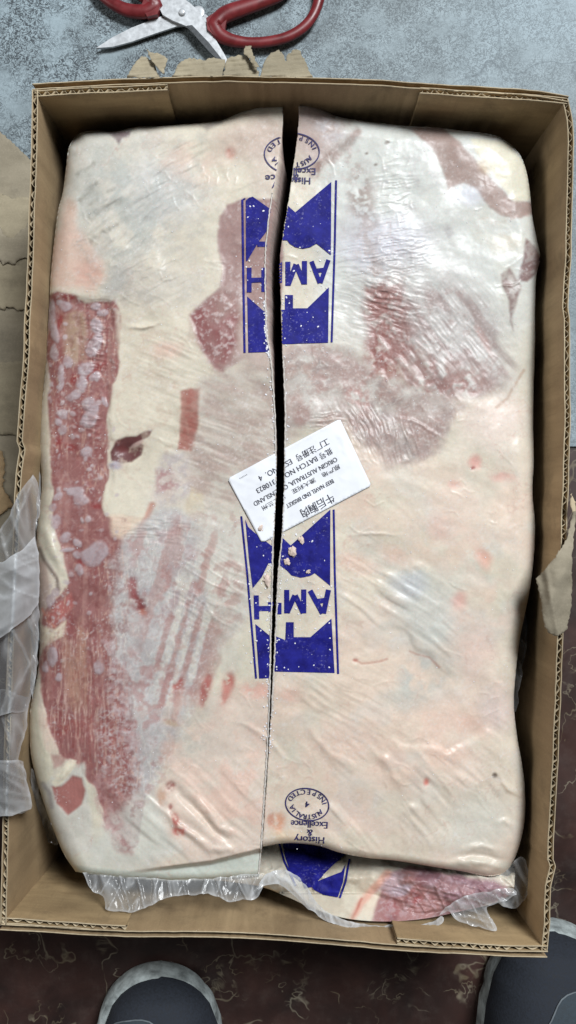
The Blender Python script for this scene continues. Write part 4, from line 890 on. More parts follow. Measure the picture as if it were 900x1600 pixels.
def low_slab():
    nu, nv = 460, 190
    S = coons(LOWL, LOWR, LOWT, LOWB, nu, nv); px, py = S[..., 0], S[..., 1]
    z = cv2.sample(z2, px, py); V = Wn(px, py, z).reshape(-1, 3); C = cv2.sample(cv2.c, px, py).reshape(-1, 3)
    idx = np.arange(nv * nu).reshape(nv, nu); ring = np.concatenate([idx[0, :], idx[1:, -1], idx[-1, -2::-1], idx[-2:0:-1, 0]])
    lo = V[ring].copy(); lo[:, 2] = .006; n = len(V); cur = np.arange(n, n + len(ring))
    F = np.concatenate([grid_faces(nv, nu)[:, ::-1], np.stack([ring, np.roll(ring, -1), np.roll(cur, -1), cur], -1)])
    V = np.concatenate([V, lo]); C = np.concatenate([C, C[ring]])
    b = (float(V[:, 0].mean()), float(V[:, 1].mean()), 0)
    root = tag(empty('frozen_beef', b), 'lower frozen beef piece tucked under the sawn slab at the near end of the box', 'beef')
    obj('meat_body', V, F, M_MEAT, root, colors=C)
    return root
beef_low = low_slab()

# ------------------------------------------------------------------ prints, stamps and label
CLa = np.array(CL); CRa = np.array(CR)
def xl_cut(y): return np.interp(y, CLa[:, 1], CLa[:, 0])
def xr_cut(y): return np.interp(y, CRa[:, 1], CRa[:, 0])
def drape(V2, F, side, lift, zm=None, c=None):
    """lay flat triangles on the film; side L/R keeps what is on that half of the cut"""
    V2 = np.asarray(V2, float); F = np.asarray([f for f in F if len(f) == 3])
    cx = V2[F].mean(1)
    if side == 'L': F = F[cx[:, 0] < xl_cut(cx[:, 1]) - 1.0]
    elif side == 'R': F = F[cx[:, 0] > xr_cut(cx[:, 1]) + 1.0]
    if len(F) == 0: return None
    a, b, d = V2[F[:, 0]], V2[F[:, 1]], V2[F[:, 2]]
    cr = (b[:, 0]-a[:, 0])*(d[:, 1]-a[:, 1]) - (b[:, 1]-a[:, 1])*(d[:, 0]-a[:, 0])
    F = np.where((cr > 0)[:, None], F[:, ::-1], F)
    used, inv = np.unique(F, return_inverse=True); F = inv.reshape(F.shape); V2 = V2[used]
    zm = zm if zm is not None else (ZL if side == 'L' else ZRt); c = c or cv
    z = c.sample(zm, V2[:, 0], V2[:, 1]) + lift
    return Wn(V2[:, 0], V2[:, 1], z), F
class Print:
    def __init__(s): s.V = []; s.F = []; s.n = 0
    def add(s, V2, F):
        s.V.append(np.asarray(V2, float)); s.F += [tuple(int(i) + s.n for i in f) for f in F]; s.n += len(V2)
    def poly(s, pts, res=3.0): s.add(*cdt_poly(pts, res))
    def line(s, pts, wd):
        p = resample(pts, max(2, int(sum(math.hypot(b[0]-a[0], b[1]-a[1]) for a, b in zip(pts, pts[1:])) / 4)), False)
        t = np.gradient(p, axis=0); t /= np.linalg.norm(t, axis=1)[:, None]; nn = np.stack([-t[:, 1], t[:, 0]], -1) * wd / 2
        V = np.concatenate([p + nn, p - nn]); m = len(p); F = []
        for i in range(m - 1): F += [(i, i + 1, m + i), (i + 1, m + i + 1, m + i)]
        s.add(V, F)
    def emit(s, name, side, mat, parent, lift=.0005, zm=None, c=None):
        if not s.V: return None
        r = drape(np.concatenate(s.V), s.F, side, lift, zm, c)
        return obj(name, r[0], r[1], mat, parent) if r else None
def zz(pts, ox, oy, k=3.4615): return [(ox + x / k, oy + y / k) for x, y in pts]
A1 = lambda p: zz(p, 340, 180); A2 = lambda p: zz(p, 340, 780)

pr = Print()            # upper print, right half
pr.poly(A1([(330, 470), (372, 482), (420, 525), (615, 360), (613, 757), (535, 694), (500, 714), (460, 722), (420, 714), (390, 695), (376, 676), (330, 676), (330, 650), (352, 645), (356, 620), (340, 590)]))
pr.line(A1([(641, 352), (634, 700), (626, 950), (617, 1228)]), 3.2)
pr.poly(A1([(300, 1052), (364, 1052), (364, 972), (408, 972), (408, 1044), (485, 1044), (602, 930), (598, 1230), (300, 1240)]))
def letter_A(p, a0, a1, b): # apex b, feet a0 a1 (zoom coords already converted)
    pass
def strokes(P, conv, segs, wd):
    for s in segs: P.line(conv(s), wd)
strokes(pr, A1, [[(600, 782), (556, 908)], [(508, 790), (553, 908)], [(528, 842), (580, 836)]], 7)
strokes(pr, A1, [[(470, 788), (470, 915)], [(380, 792), (380, 922)], [(468, 912), (426, 808)], [(382, 918), (424, 806)]], 8)
strokes(pr, A1, [[(340, 792), (340, 922)]], 5)
pr.emit('printed_logo', 'R', M_PRINT, beef_r)
pl = Print()            # upper print, left half
pl.poly(A1([(152, 462), (170, 446), (190, 440), (275, 500), (290, 512), (285, 590), (262, 632), (225, 680), (162, 785), (154, 790)]))
pl.poly(A1([(215, 683), (300, 683), (300, 711), (215, 711)]))
pl.line(A1([(134, 456), (138, 800), (146, 1285)]), 3.6)
pl.line(A1([(150, 450), (136, 456)]), 2.0)
pl.poly(A1([(160, 980), (250, 1060), (330, 1090), (330, 1278), (166, 1284)]))
strokes(pl, A1, [[(171, 825), (171, 958)], [(250, 825), (250, 955)], [(171, 893), (250, 890)]], 7.5)
pl.emit('printed_logo', 'L', M_PRINT, beef_l)

# the label covers part of the lower print
LAB = [(357, 751), (359, 746), (528, 656), (532, 656), (579, 756), (578, 760), (414, 846), (408, 846)]
pr = Print()
pr.poly(A2([(300, 160), (350, 208), (395, 250), (610, 55), (609, 468), (526, 400), (500, 415), (450, 425), (400, 412), (375, 385), (300, 330)]))
pr.line(A2([(628, 56), (634, 400), (652, 945)]), 3.2)
strokes(pr, A2, [[(600, 490), (573, 618)], [(500, 494), (568, 618)], [(526, 555), (588, 545)]], 8)
strokes(pr, A2, [[(466, 488), (466, 617)], [(374, 490), (374, 617)], [(464, 616), (420, 520)], [(376, 614), (418, 520)], [(332, 560), (332, 622)]], 8)
pr.poly(A2([(300, 735), (366, 762), (370, 665), (412, 665), (412, 746), (502, 746), (616, 645), (633, 940), (300, 932)]))
pr.emit('printed_logo', 'R', M_PRINT, beef_r, .00045)
pl = Print()
pl.poly(A2([(150, 110), (166, 150), (206, 186), (290, 250), (330, 280), (330, 400), (300, 350), (276, 345), (240, 420), (190, 482), (170, 330)]))
pl.line(A2([(128, 92), (160, 400), (180, 640), (208, 970)]), 3.2)
strokes(pl, A2, [[(209, 520), (212, 650)], [(286, 556), (290, 612)], [(212, 592), (290, 590)]], 8)
pl.poly(A2([(204, 675), (290, 745), (330, 780), (330, 966), (225, 970)]))
pl.emit('printed_logo', 'L', M_PRINT, beef_l, .00045)
# print showing on the lower piece
pb = Print()
pb.poly([(441, 1314), (545, 1330), (520, 1352), (508, 1364), (500, 1372), (470, 1378), (455, 1366), (446, 1340)])
pb.line([(436, 1316), (444, 1345), (455, 1368), (462, 1384)], 3)
pb.poly([(484, 1382), (508, 1372), (534, 1362), (540, 1350), (536, 1378), (528, 1402), (505, 1398), (490, 1390)])
pb.line([(546, 1342), (540, 1378), (531, 1403)], 3)
pb.poly([(470, 1372), (480, 1366), (492, 1370), (500, 1362), (505, 1368), (488, 1386), (476, 1388)], 2)
pb.emit('printed_logo', None, M_PRINT, beef_low, .0012, z2, cv2)

def glyphs(body, size=1.0, shear=0.0, spacing=1.0):
    cu = bpy.data.curves.new('t', 'FONT'); cu.body = body; cu.size = size; cu.resolution_u = 3; cu.space_character = spacing
    o = bpy.data.objects.new('t', cu); COL.objects.link(o)
    dg = bpy.context.evaluated_depsgraph_get(); dg.update()
    me = bpy.data.meshes.new_from_object(o.evaluated_get(dg)); me.calc_loop_triangles()
    V = np.array([v.co[:2] for v in me.vertices]).reshape(-1, 2); F = [tuple(t.vertices) for t in me.loop_triangles]
    bpy.data.objects.remove(o); bpy.data.curves.remove(cu); bpy.data.meshes.remove(me)
    return V, F
def text_px(P, body, x, y, d, size, width=None, bold=0.0):
    """text starting at pixel (x,y), reading direction d (pixel vector), upright = d turned left"""
    V, F = glyphs(body, 1.0)
    if len(V) == 0: return
    dx, dy = np.array(d) / np.hypot(*d); ux, uy = dy, -dx     # text up, in pixel axes (y down)
    sx = size
    if width: sx = width / (V[:, 0].max() - min(0, V[:, 0].min()))
    for o in ([0] if not bold else [-bold, 0, bold]):
        Q = np.stack([x + V[:, 0] * sx * dx + V[:, 1] * size * ux + o * dx, y + V[:, 0] * sx * dy + V[:, 1] * size * uy + o * dy], -1)
        P.add(Q, F)
# reading right to left: the packs lie upside down to the camera
def stamp(side, parent, cx, cy, rx, ry, tilt, dy=0):
    P = Print(); a = math.radians(tilt); ca, sa = math.cos(a), math.sin(a)
    def E(t, k=1.0): x, y = rx * k * math.cos(t), ry * k * math.sin(t); return (cx + ca * x - sa * y, cy + dy + sa * x + ca * y)
    P.line([E(t) for t in np.linspace(0, 2 * math.pi, 90)], 2.0)
    # INSPECTED along the far side of the ring, AUSTRALIA along the near side, both upside down
    for word, t0, t1, k, out in (('INSPECTED', -18, -162, .93, False), ('AUSTRALIA', 24, 156, .62, False)):
        for i, ch in enumerate(word):
            t = math.radians(t0 + (t1 - t0) * i / (len(word) - 1)); x, y = E(t, k)
            x2_, y2_ = E(t + math.radians((t1 - t0) / 40), k)
            d = (x2_ - x, y2_ - y)
            V, F = glyphs(ch, 1.0); wch = V[:, 0].max(); L = math.hypot(*d)
            text_px(P, ch, x - d[0] / L * wch * 5, y - d[1] / L * wch * 5, d, 11, bold=.3)
    text_px(P, '4', cx + 4, cy + dy - 4, (-1, -.15), 13, bold=.5)
    P.emit('inspection_stamp', side, M_INK, parent, .0006)
def motto(side, parent, cx, y0, dy=0, lines=(('Excellence', 0, 58), ('&', 15, None), ('History', 28, 46)), xs=0, slope=.05):
    P = Print()
    for body, oy, wd in lines:
        wpx = wd or 10
        text_px(P, body, cx + wpx / 2 + xs, y0 + oy + dy + slope * wpx / 2, (-1, -slope), 15, wd, bold=.35)
    P.emit('motto_text', side, M_INK, parent, .0006)
stamp('R', beef_r, 480, 1257, 34, 25, 9)
motto('R', beef_r, 484, 1283, lines=(('Excellence', 0, 58), ('&', 13, None), ('History', 24, 48)))
stamp('R', beef_r, 459, 236, 40, 28, 4); motto('R', beef_r, 462, 262, lines=(('Excellence', 0, 64), ('&', 10, None), ('History', 15, 48)), slope=.02)
stamp('L', beef_l, 457, 242, 44, 30, 4); motto('L', beef_l, 452, 270, lines=(('Excellence', 0, 76), ('History', 14, 56)), slope=-.1)

# paper label, sawn in two
d_lab = (-173, 95)
def label_piece(side, parent):
    V2, F = cdt_poly(LAB, 3)
    cx = V2[np.array(F)].mean(1)
    lim = xl_cut(cx[:, 1]) - .5 if side == 'L' else xr_cut(cx[:, 1]) + .5
    keep = cx[:, 0] < lim if side == 'L' else cx[:, 0] > lim
    F = [f for f, k in zip(F, keep) if k]
    used = sorted({i for f in F for i in f}); mp = {u: i for i, u in enumerate(used)}
    V2 = V2[used]; F = [tuple(mp[i] for i in f) for f in F]
    zm = ZL if side == 'L' else ZRt
    # paper is stiffer than film: smooth the ground under it
    k = 12; S = zm.copy()
    for ax in (0, 1):
        acc = 0
        for q in range(-k, k + 1, 3): acc = acc + np.roll(S, q, ax)
        S = acc / len(range(-k, k + 1, 3))
    zs = np.maximum(S, zm - .0002) if False else S
    zf = lambda x, y: np.maximum(cv.sample(zs, x, y), cv.sample(zm, x, y)) + .0011
    V, G = slab(V2, F, zf, .0003)
    lab = obj('paper_label', V, G, M_LABEL, parent)
    P = Print()
    B = lambda x, y: (340 + x / 3.4615, 640 + y / 3.4615)
    for body, (x, y), size, wd in (
        ('工厂注册号  EST  NO.  4', (594, 155), 12.5, 124), ('批号 BATCH NO. 01310823', (612, 207), 11.5, 134), ('ORIGIN AUSTRALIA, QUEENSLAND', (640, 255), 10.5, 148),
        ('原产地    澳大利亚    昆士兰州', (656, 295), 8.5, 138), ('BEEF NAVEL END BRISKET', (622, 374), 9.5, 84), ('牛后胸肉', (618, 452), 17, 57)):
        px, py = B(x, y); text_px(P, body, px, py, d_lab, size, wd, bold=.16 if size > 9 else .08)
    for k in range(6): P.line([(374.5 + k * 2.1, 746.6 - k * 1.15), (375.3 + k * 2.1, 748.2 - k * 1.15)], .7)      # tiny blurred imprint in the corner
    zt = cv.sample
    r = drape(np.concatenate(P.V), P.F, side, .0017, np.maximum(zs, zm) - 0.0003)
    if r: obj('label_text', r[0], r[1], M_TEXT, lab)
    return lab
label_piece('L', beef_l); label_piece('R', beef_r)

# thin pale film edge standing along the saw line
def cut_edge(side, curve, parent, zm, ya, yb):
    p = resample(curve, 420); p = p[(p[:, 1] > ya) & (p[:, 1] < yb)]
    o = -1.2 if side == 'L' else 1.2
    x = p[:, 0] + o + (vnoise(p[:, 1] * .3, p[:, 1] * 0, 7) - .5) * 1.4
    z = cv.sample(zm, x, p[:, 1]) + .0003 + .0005 * vnoise(p[:, 1] * .35, p[:, 1] * 0, 3)
    V, F = tube(Wn(x, p[:, 1], z), .00045 + .00025 * vnoise(p[:, 1] * .5, p[:, 1] * 0, 9), 6)
    obj('cut_film_edge', V, F, M_FILM_EDGE_S, parent)
M_FILM_EDGE_S = mat_simple('sawn_film_lip', (206, 200, 194), .45, var=.12, scale=600)
cut_edge('L', CL, beef_l, ZL, 300, 1366); cut_edge('R', CR, beef_r, ZRt, 560, 1120)

# ------------------------------------------------------------------ plastic liner bag
liner = tag(empty('plastic_liner', W(60, 1100, .1)), 'crumpled clear plastic liner bag spilling over the rim and around the beef', 'plastic bag')
def film(poly, zf, mat=M_FILM, res=3.0, amp=.006, sc=24, ang=60, seed=0, th=.00015):
    P = resample(poly + [poly[0]], max(30, int(len(poly) * 9)), True)[:-1]
    P[:, 0] += (fbm(P[:, 0], P[:, 1], 12, 2, seed) - .5) * 5; P[:, 1] += (fbm(P[:, 0], P[:, 1], 12, 2, seed + 2) - .5) * 5
    V2, F = cdt_poly(P, res, res * .2)
    # long soft pleats, a second crossing set, and slow swells
    g = lambda x, y: zf(x, y) + amp * (.34 * wrinkle(x, y, ang, sc, sc * 7, seed + 10, 2) + .2 * wrinkle(x, y, ang + 38, sc * .9, sc * 5, seed + 20, 3) + .7 * fbm(x, y, sc * 2.5, 2, seed + 30) - .5)
    V = Wn(V2[:, 0], V2[:, 1], g(V2[:, 0], V2[:, 1]))
    up = lambda f: (V2[f[1]][0] - V2[f[0]][0]) * (V2[f[2]][1] - V2[f[0]][1]) - (V2[f[1]][1] - V2[f[0]][1]) * (V2[f[2]][0] - V2[f[0]][0]) < 0
    F = [f if up(f) else f[::-1] for f in F]          # every face looks up
    # stretched film goes white along its folds and torn edge
    x, y = V2[:, 0], V2[:, 1]
    rd = wrinkle(x, y, ang, sc, sc * 7, seed + 10, 7) * .6 + wrinkle(x, y, ang + 38, sc * .9, sc * 5, seed + 20, 9) * .8 + .5 * sstep(5, 0, seg_dist(x, y, [tuple(q) for q in P], True))
    rd = np.clip(rd, 0, 1)[:, None] * np.ones((1, 3))
    return obj('film_fold', V, F, mat, liner, colors=rd)
rim_x = lambda y: np.interp(y, [p[1] for p in left_rim], [p[0] for p in left_rim])
def zover(lift, fall):
    def f(x, y):
        r = rim_x(y) + 6; out = np.clip(r - x, 0, 200); inn = np.clip(x - r, 0, 200)
        return .1755 + lift - fall * out * .0005 - .0007 * inn
    return f
film([(52, 742), (60, 760), (62, 800), (55, 830), (60, 872), (61, 930), (60, 1010), (54, 1065), (42, 1108), (18, 1114), (-40, 1100), (-40, 840), (0, 826), (18, 796), (34, 764)], zover(.003, 1.2), M_FILM, seed=1, ang=70, sc=30, amp=.008)
film([(54, 838), (60, 872), (61, 925), (55, 952), (24, 980), (0, 996), (-40, 1004), (-40, 870), (0, 878), (30, 862)], zover(.009, 1.0), M_FILM_EDGE, seed=2, ang=-25, sc=26, amp=.006)
film([(46, 1090), (40, 1140), (30, 1182), (36, 1200), (46, 1240), (48, 1262), (30, 1272), (0, 1276), (-40, 1276), (-40, 1070), (0, 1076)], zover(.001, 1.2), M_FILM, seed=4, ang=80, sc=26, amp=.007)
film([(36, 1190), (46, 1240), (48, 1262), (30, 1272), (0, 1276), (-40, 1276), (-40, 1194), (0, 1188)], zover(.007, 1.0), M_FILM_CLEAR, seed=5, ang=10, amp=.006)
film([(26, 1276), (46, 1262), (50, 1200), (70, 1262), (92, 1318), (70, 1312), (44, 1298)], lambda x, y: .135 - .0006 * (y - 1200) + 0 * x, M_FILM_CLEAR, seed=6, amp=.012)
film([(56, 720), (64, 760), (64, 860), (60, 1000), (52, 1100), (44, 1000), (50, 850)], lambda x, y: .128 + 0 * x, M_FILM_CLEAR, seed=7, amp=.01)
# near end: film gathered below the slab
film([(130, 1362), (200, 1368), (300, 1374), (400, 1366), (412, 1376), (406, 1392), (398, 1404), (378, 1406), (360, 1410), (344, 1402), (320, 1396), (290, 1400), (262, 1402), (240, 1412), (215, 1424), (190, 1426), (166, 1422), (162, 1402), (144, 1392)], lambda x, y: .137 + .00022 * np.clip(y - 1368, 0, 60), M_FILM, seed=8, ang=75, amp=.008, sc=18, res=2.2)
film([(404, 1390), (408, 1374), (424, 1362), (446, 1360), (466, 1370), (482, 1390), (496, 1412), (520, 1430), (556, 1442), (600, 1446), (640, 1446), (676, 1440), (690, 1430), (694, 1440), (670, 1454), (630, 1455), (580, 1452), (540, 1448), (505, 1436), (478, 1416), (456, 1396), (436, 1382), (420, 1382)], lambda x, y: .141 + .002 * np.sin(x / 14) + 0 * y, M_FILM_EDGE, seed=9, amp=.006, sc=15, res=2.2)
film([(686, 1432), (700, 1414), (730, 1400), (768, 1392), (800, 1386), (806, 1396), (790, 1408), (764, 1416), (762, 1424), (772, 1440), (775, 1455), (752, 1450), (728, 1444), (710, 1436), (700, 1424)], lambda x, y: .147 + 0 * x, M_FILM, seed=10, ang=20, amp=.007, sc=16, res=2.2)
film([(776, 1372), (806, 1344), (818, 1342), (828, 1372), (824, 1398), (806, 1418), (780, 1412), (772, 1396)], lambda x, y: .130 + 0 * x, M_FILM_CLEAR, seed=11, amp=.010)
film([(816, 950), (824, 970), (822, 1010), (814, 1060), (806, 1110), (800, 1100), (802, 1040), (810, 990)], lambda x, y: .112 + 0 * x, M_FILM_CLEAR, seed=12, amp=.012)

# ------------------------------------------------------------------ scissors
sc_o = tag(empty('scissors', W(300, 30, 0)), 'open steel scissors with red plastic handles lying on the grey floor', 'scissors')
def plate(name, poly, z, th, mat, parent, res=4, edge=None):
    V2, F = cdt_poly(poly, res)
    V, F = slab(V2, F, (lambda x, y: z + 0 * x) if edge is None else edge, th)
    return obj(name, V, F, mat, parent, smooth=False)
b1 = [(150, 75), (176, 58), (206, 43), (240, 30), (268, 20), (292, 14), (312, 16), (326, 26), (336, 44), (322, 48), (300, 38), (276, 41), (240, 53), (206, 65), (176, 73)]
plate('blade', b1, .006, .0022, M_STEEL, sc_o)
b2 = [(246, 6), (254, -6), (276, -10), (296, 4), (312, 18), (330, 50), (352, 87), (372, 128), (352, 104), (336, 86), (314, 62), (292, 41), (270, 32), (254, 23)]
bl2 = plate('blade', b2, .0092, .0026, M_STEEL, sc_o)
plate('cutting_edge', [(292, 40), (300, 39), (326, 66), (345, 90), (360, 112), (352, 104), (330, 84), (310, 62)], .0098, .0006, M_STEEL_DK, bl2)  # dark reflection in the hollow grind, put in as darker steel
cx, cy, _ = W(285, 20, .010)
a = np.linspace(0, 2 * math.pi, 20, endpoint=False)
def knob(px, py, z, r, h, mat, name, parent):
    x, y, _ = W(px, py, z); V = []; F = []
    for k, (rr, zz_) in enumerate(((1, 0), (1, .6), (.8, .9), (.4, 1.0))):
        for t in a: V.append((x + r * rr * math.cos(t), y + r * rr * math.sin(t), z + h * zz_))
    n = len(a)
    for k in range(3):
        for j in range(n): F.append((k*n+j, k*n+(j+1) % n, (k+1)*n+(j+1) % n, (k+1)*n+j))
    F.append(tuple(3*n+j for j in range(n))); F.append(tuple(reversed(range(n))))
    return obj(name, V, F, mat, parent)
knob(285, 20, .0090, .0031, .0026, M_STEEL, 'pivot_screw', sc_o)
knob(310, 20, .0058, .006, .0012, M_STEEL, 'pivot_washer', sc_o)
def handle(path, rads, flat=.75):
    p = resample(path + [path[0]], 91)[:-1]; s = np.linspace(0, 1, len(rads) + 1)
    r = np.interp(np.linspace(0, 1, 90, endpoint=False), s, list(rads) + [rads[0]])
    W3 = Wn(p[:, 0], p[:, 1], np.full(90, .0085)); V, F = tube(W3, r * KPX * CAM_H, 14, True, flat)
    return obj('handle', V, F, M_RED, sc_o)
handle([(334, 40), (346, 56), (372, 65), (410, 66), (448, 58), (477, 40), (494, 14), (500, -20), (488, -48), (466, -42), (440, -12), (410, 2), (378, 13), (350, 24)], [12, 10, 8, 8, 8, 8, 8, 9, 10, 10, 11, 11, 12, 13])
handle([(243, 8), (226, 18), (200, 16), (174, 4), (152, -16), (140, -44), (152, -66), (180, -62), (206, -36), (222, -10), (234, -2)], [12, 11, 10, 9, 8, 8, 8, 9, 10, 10, 11])
plate('handle_neck', [(322, 28), (340, 16), (356, 22), (350, 50), (336, 56), (324, 46)], .0115, .006, M_RED, sc_o)
plate('handle_neck', [(228, -10), (246, -6), (250, 10), (246, 22), (230, 26), (220, 10)], .0125, .006, M_RED, sc_o)

# ------------------------------------------------------------------ scuffed cardboard lying on the floor at the left
sheet = tag(empty('cardboard_sheet', W(0, 500, 0)), 'scuffed torn cardboard sheet lying on the floor left of the box', 'cardboard')
zs1 = lambda b, s: (lambda x, y: b + .0012 * (fbm(x, y, 60, 3, s) - .5) + .0005 * (fbm(x, y, 8, 2, s + 1) - .5))
torn([(-60, 150), (-20, 186), (0, 206), (44, 246), (90, 288), (90, 700), (60, 980), (-60, 980)], zs1(.005, 3), sheet, M_SHEET, 5, .004, 'base_ply', 1.5, 21)
torn([(-60, 296), (0, 300), (22, 312), (40, 306), (90, 318), (90, 488), (40, 486), (16, 480), (-60, 494)], zs1(.0066, 5), sheet, M_TORN, 4, .0012, 'torn_ply', 3, 22)
torn([(-60, 350), (0, 356), (12, 372), (26, 366), (44, 350), (90, 352), (90, 420), (40, 404), (20, 412), (-60, 402)], zs1(.0084, 6), sheet, M_SHEET, 4, .0012, 'torn_ply', 4, 25)
torn([(-60, 560), (0, 566), (90, 560), (90, 676), (30, 680), (0, 678), (-60, 684)], zs1(.0064, 7), sheet, M_TORN, 4, .0012, 'torn_ply', 2, 23)
torn([(-60, 700), (4, 706), (8, 730), (4, 760), (20, 790), (-60, 850)], zs1(.0068, 9), sheet, M_CARD, 4, .0012, 'torn_ply', 3, 24)

# ------------------------------------------------------------------ shoes
def shoe(name, toe, ang, label, mirror, seam_px):
    s = KPX * (CAM_H - .02)
    ox, oy, _ = W(toe[0], toe[1], .02); base = (ox, oy, 0)
    root = tag(empty(name, base), label, 'shoe', 'shoes at the near edge of the floor')
    ca, sn = math.cos(ang), math.sin(ang)
    def G(t, u, z):      # t px behind the toe, u px sideways
        x = u * mirror; return (ox + (ca * x + sn * t) * s, oy + (sn * x - ca * t) * s, z)
    ts = np.array([0, 2, 5, 10, 20, 35, 55, 85, 130, 180, 240, 300, 360, 420, 460, 485, 497, 500.])
    def hw(t): return np.interp(t, [0, 2, 5, 10, 20, 35, 50, 85, 130, 180, 240, 300, 360, 420, 460, 485, 497, 500], [0, 17, 29, 42, 58, 73, 84, 97, 104, 104, 95, 84, 80, 78, 70, 50, 22, 0])
    tt = np.concatenate([np.linspace(0, 1, 22) ** 2 * 60, np.linspace(66, 440, 40), 500 - np.linspace(1, 0, 16) ** 2 * 54])
    out = [(t, hw(t)) for t in tt] + [(t, -hw(t)) for t in tt[-2:0:-1]]
    n = len(out)
    # sole: stacked outlines, worn lip with shallow notches
    V = []; F = []
    for k, (z, k2) in enumerate(((.001, .965), (.006, 1.0), (.016, 1.0), (.024, .985), (.029, .95), (.030, .90))):
        for i, (t, u) in enumerate(out):
            nt = 1 - .03 * max(0, math.sin(i * .55 + 1)) ** 8
            tc = 250 + (t - 250) * (1 - (1 - k2) * .45); V.append(G(tc, u * k2 * nt, z))
    for k in range(5):
        for i in range(n): F.append((k*n+i, k*n+(i+1) % n, (k+1)*n+(i+1) % n, (k+1)*n+i))
    F.append(tuple(5*n+i for i in range(n))); F.append(tuple(reversed(range(n))))
    obj('sole', V, F, M_SOLE, root)
    # rubber toe bumper rising over the front of the upper
    def uw(t): return np.interp(t, [5, 7, 12, 19, 30, 46, 80, 130, 180, 240, 300, 360, 420, 455, 475, 482], [0, 16, 34, 48, 62, 75, 88, 94, 94, 86, 76, 72, 70, 60, 36, 0])
    def uh(t): return np.interp(t, [5, 12, 23, 42, 82, 130, 180, 240, 300, 360, 420, 470, 482], [0, .014, .026, .036, .046, .055, .066, .082, .092, .092, .092, .08, .0])
    def dome(t, u):
        w_ = np.maximum(uw(t), 1e-3); q = np.clip(np.abs(u + 8) / w_, 0, 1); return .027 + uh(t) * (1 - q ** 2.6) ** .55
    tu = np.concatenate([5 + np.linspace(0, 1, 26) ** 2 * 80, np.linspace(96, 482, 50)]); ph = np.linspace(-1, 1, 41)
    V = []; 
    for t in tu:
        for p in ph:
            q = math.copysign(abs(math.sin(p * math.pi / 2)) ** .9, p); u = -8 + q * float(uw(t)); V.append(G(t, u, float(dome(t, u))))
    obj('upper', V, [tuple(f) for f in grid_faces(len(tu), 41)] if mirror < 0 else [tuple(f[::-1]) for f in grid_faces(len(tu), 41)], M_UPPER, root)
    # toe panel and its taped seam
    sp = resample(seam_px, 60)
    P3 = []
    for t, u in sp: P3.append(G(t, u, float(dome(t, u)) + .0012))
    V, F = tube(P3, .0007, 8); obj('seam', V, F, M_SEAM, root)
    pts = [tuple(p) for p in sp] + [(330, seam_px[-1][1]), (330, seam_px[0][1])]
    V2, F = cdt_poly(pts, 7)
    V = [G(t, u, float(dome(t, u)) + .0010) for t, u in V2]
    obj('toe_panel', V, F, M_PANEL, root)
    return root
shoe('shoe', (246, 1514), 0.0, 'dark navy shoe with pale rubber sole, left one, standing alone at the lower left', -1, [(330, 62), (200, 72), (110, 76), (70, 68), (50, 52), (40, 28), (38, 6), (44, -10), (58, -24), (80, -36), (200, -40), (330, -36)])
shoe('shoe', (872, 1445), -0.11, 'dark navy shoe with pale rubber sole, partly under the box corner at lower right', 1, [(330, -70), (200, -74), (150, -72), (132, -66), (120, -48), (100, -32), (72, -18), (60, 0), (58, 22), (66, 44), (90, 60), (200, 66), (330, 60)])

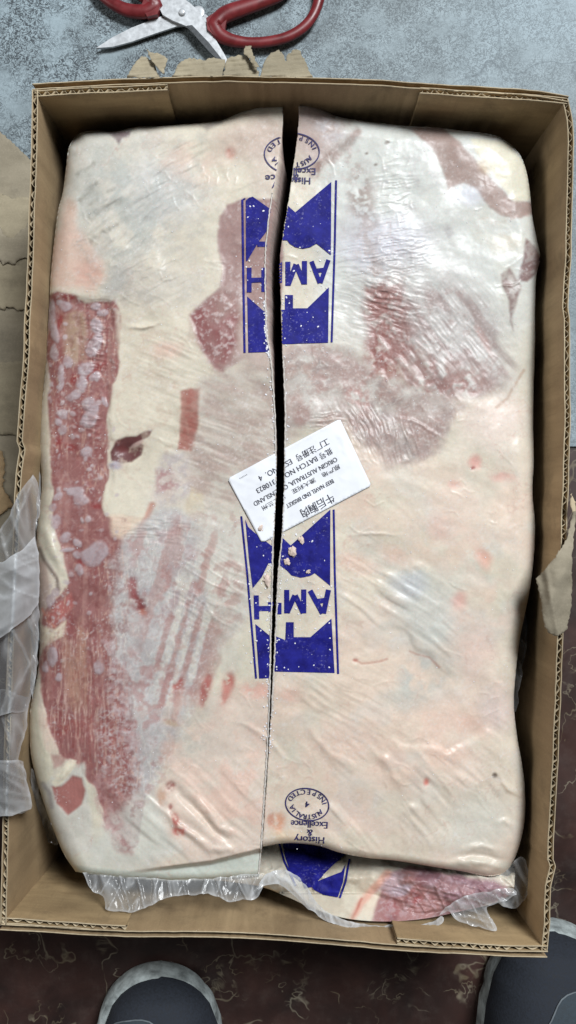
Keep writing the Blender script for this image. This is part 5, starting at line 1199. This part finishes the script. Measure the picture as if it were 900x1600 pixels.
# ------------------------------------------------------------------ saw crumbs and ice
def chip(x, y, z, rx, ry, h, ang, rs):
    m = 6; V = []; ca, sn = math.cos(ang), math.sin(ang)
    for lvl, k in ((0, 1.0), (.7, .85)):
        for j in range(m):
            t = 2 * math.pi * j / m; q = k * rs.uniform(.7, 1.15); a_, b_ = rx * q * math.cos(t), ry * q * math.sin(t)
            V.append((x + ca * a_ - sn * b_, y + sn * a_ + ca * b_, z + h * lvl))
    V.append((x, y, z + h))
    F = [(j, (j+1) % m, m + (j+1) % m, m + j) for j in range(m)] + [(m + j, m + (j+1) % m, 2*m) for j in range(m)]
    return V, F
rs = random.Random(77)
def zat(px, py):
    zm = ZL if px < xl_cut(py) else ZRt
    return float(cv.sample(zm, np.array([px]), np.array([py]))[0])
dust = MB()
def put(px, py, r, asp=1.0, mb=dust, lift=.0004):
    if xl_cut(py) - .5 < px < xr_cut(py) + .5: return
    z = zat(px, py) + lift; x, y, _ = W(px, py, z); q = r * KPX * (CAM_H - z)
    mb.add(*chip(x, y, z - .0003, q * asp, q, q * rs.uniform(.5, 1.0), rs.uniform(0, 6.28), rs))
for _ in range(330):                      # ice on the prints
    y = rs.uniform(310, 552) if rs.random() < .45 else rs.uniform(800, 1056)
    x = rs.uniform(384, 520); put(x, y, rs.choice([.6, .7, .9, 1.1, 1.5]), rs.uniform(1, 1.8))
for _ in range(420):                      # frozen dust along the saw line
    y = rs.uniform(450, 1180); s = rs.random() < .6
    x = xl_cut(y) - abs(rs.gauss(0, 4)) - .8 if s else xr_cut(y) + abs(rs.gauss(0, 3)) + .8
    put(x, y, rs.uniform(.5, 1.5), rs.uniform(1, 1.6))
for _ in range(120):
    y = rs.uniform(470, 560); put(xl_cut(y) - rs.uniform(.5, 5), y, rs.uniform(.7, 1.9), 1.3)
for _ in range(380):  # white chips all over the slab stand in for small specular glints
    put(rs.uniform(80, 810), rs.uniform(230, 1330), rs.uniform(.35, .9), 1.2)
o = dust.build('ice_crumbs_and_glints', M_ICE, smooth=False, kind='stuff'); tag(o, 'fine white ice crumbs along the saw cut, with scattered chips imitating glints', 'ice')
for (px, py, r, asp, lab) in (
        (458, 862, 6.5, 1.6, 'pinkish frozen meat crumb on the lower blue print, longest right of the cut'),
        (448, 877, 5.0, 1.3, 'pale frozen meat crumb touching the saw cut below the white label'),
        (472, 845, 4.2, 1.8, 'white fat chip on the blue print just below the white label'),
        (482, 893, 3.0, 1.2, 'small white fat chip at the lower edge of the blue print, above letter M'),
        (418, 906, 6.0, 2.2, 'long pale meat crumb on the clear film left of the cut, above the letter H'),
        (407, 825, 4.0, 1.3, 'round pale crumb resting on the lower left end of the white label')):
    m = MB(); put(px, py, r, asp, m, .0016 if 'label' in lab and 'end' in lab else .0006)
    for q in range(4): put(px + rs.uniform(-r, r), py + rs.uniform(-r, r), r * rs.uniform(.3, .6), 1.3, m, .0012)
    o = m.build('meat_crumb', M_CRUMB, base=W(px, py, zat(px, py)), smooth=False); tag(o, lab, 'crumb', 'crumbs left by the saw')
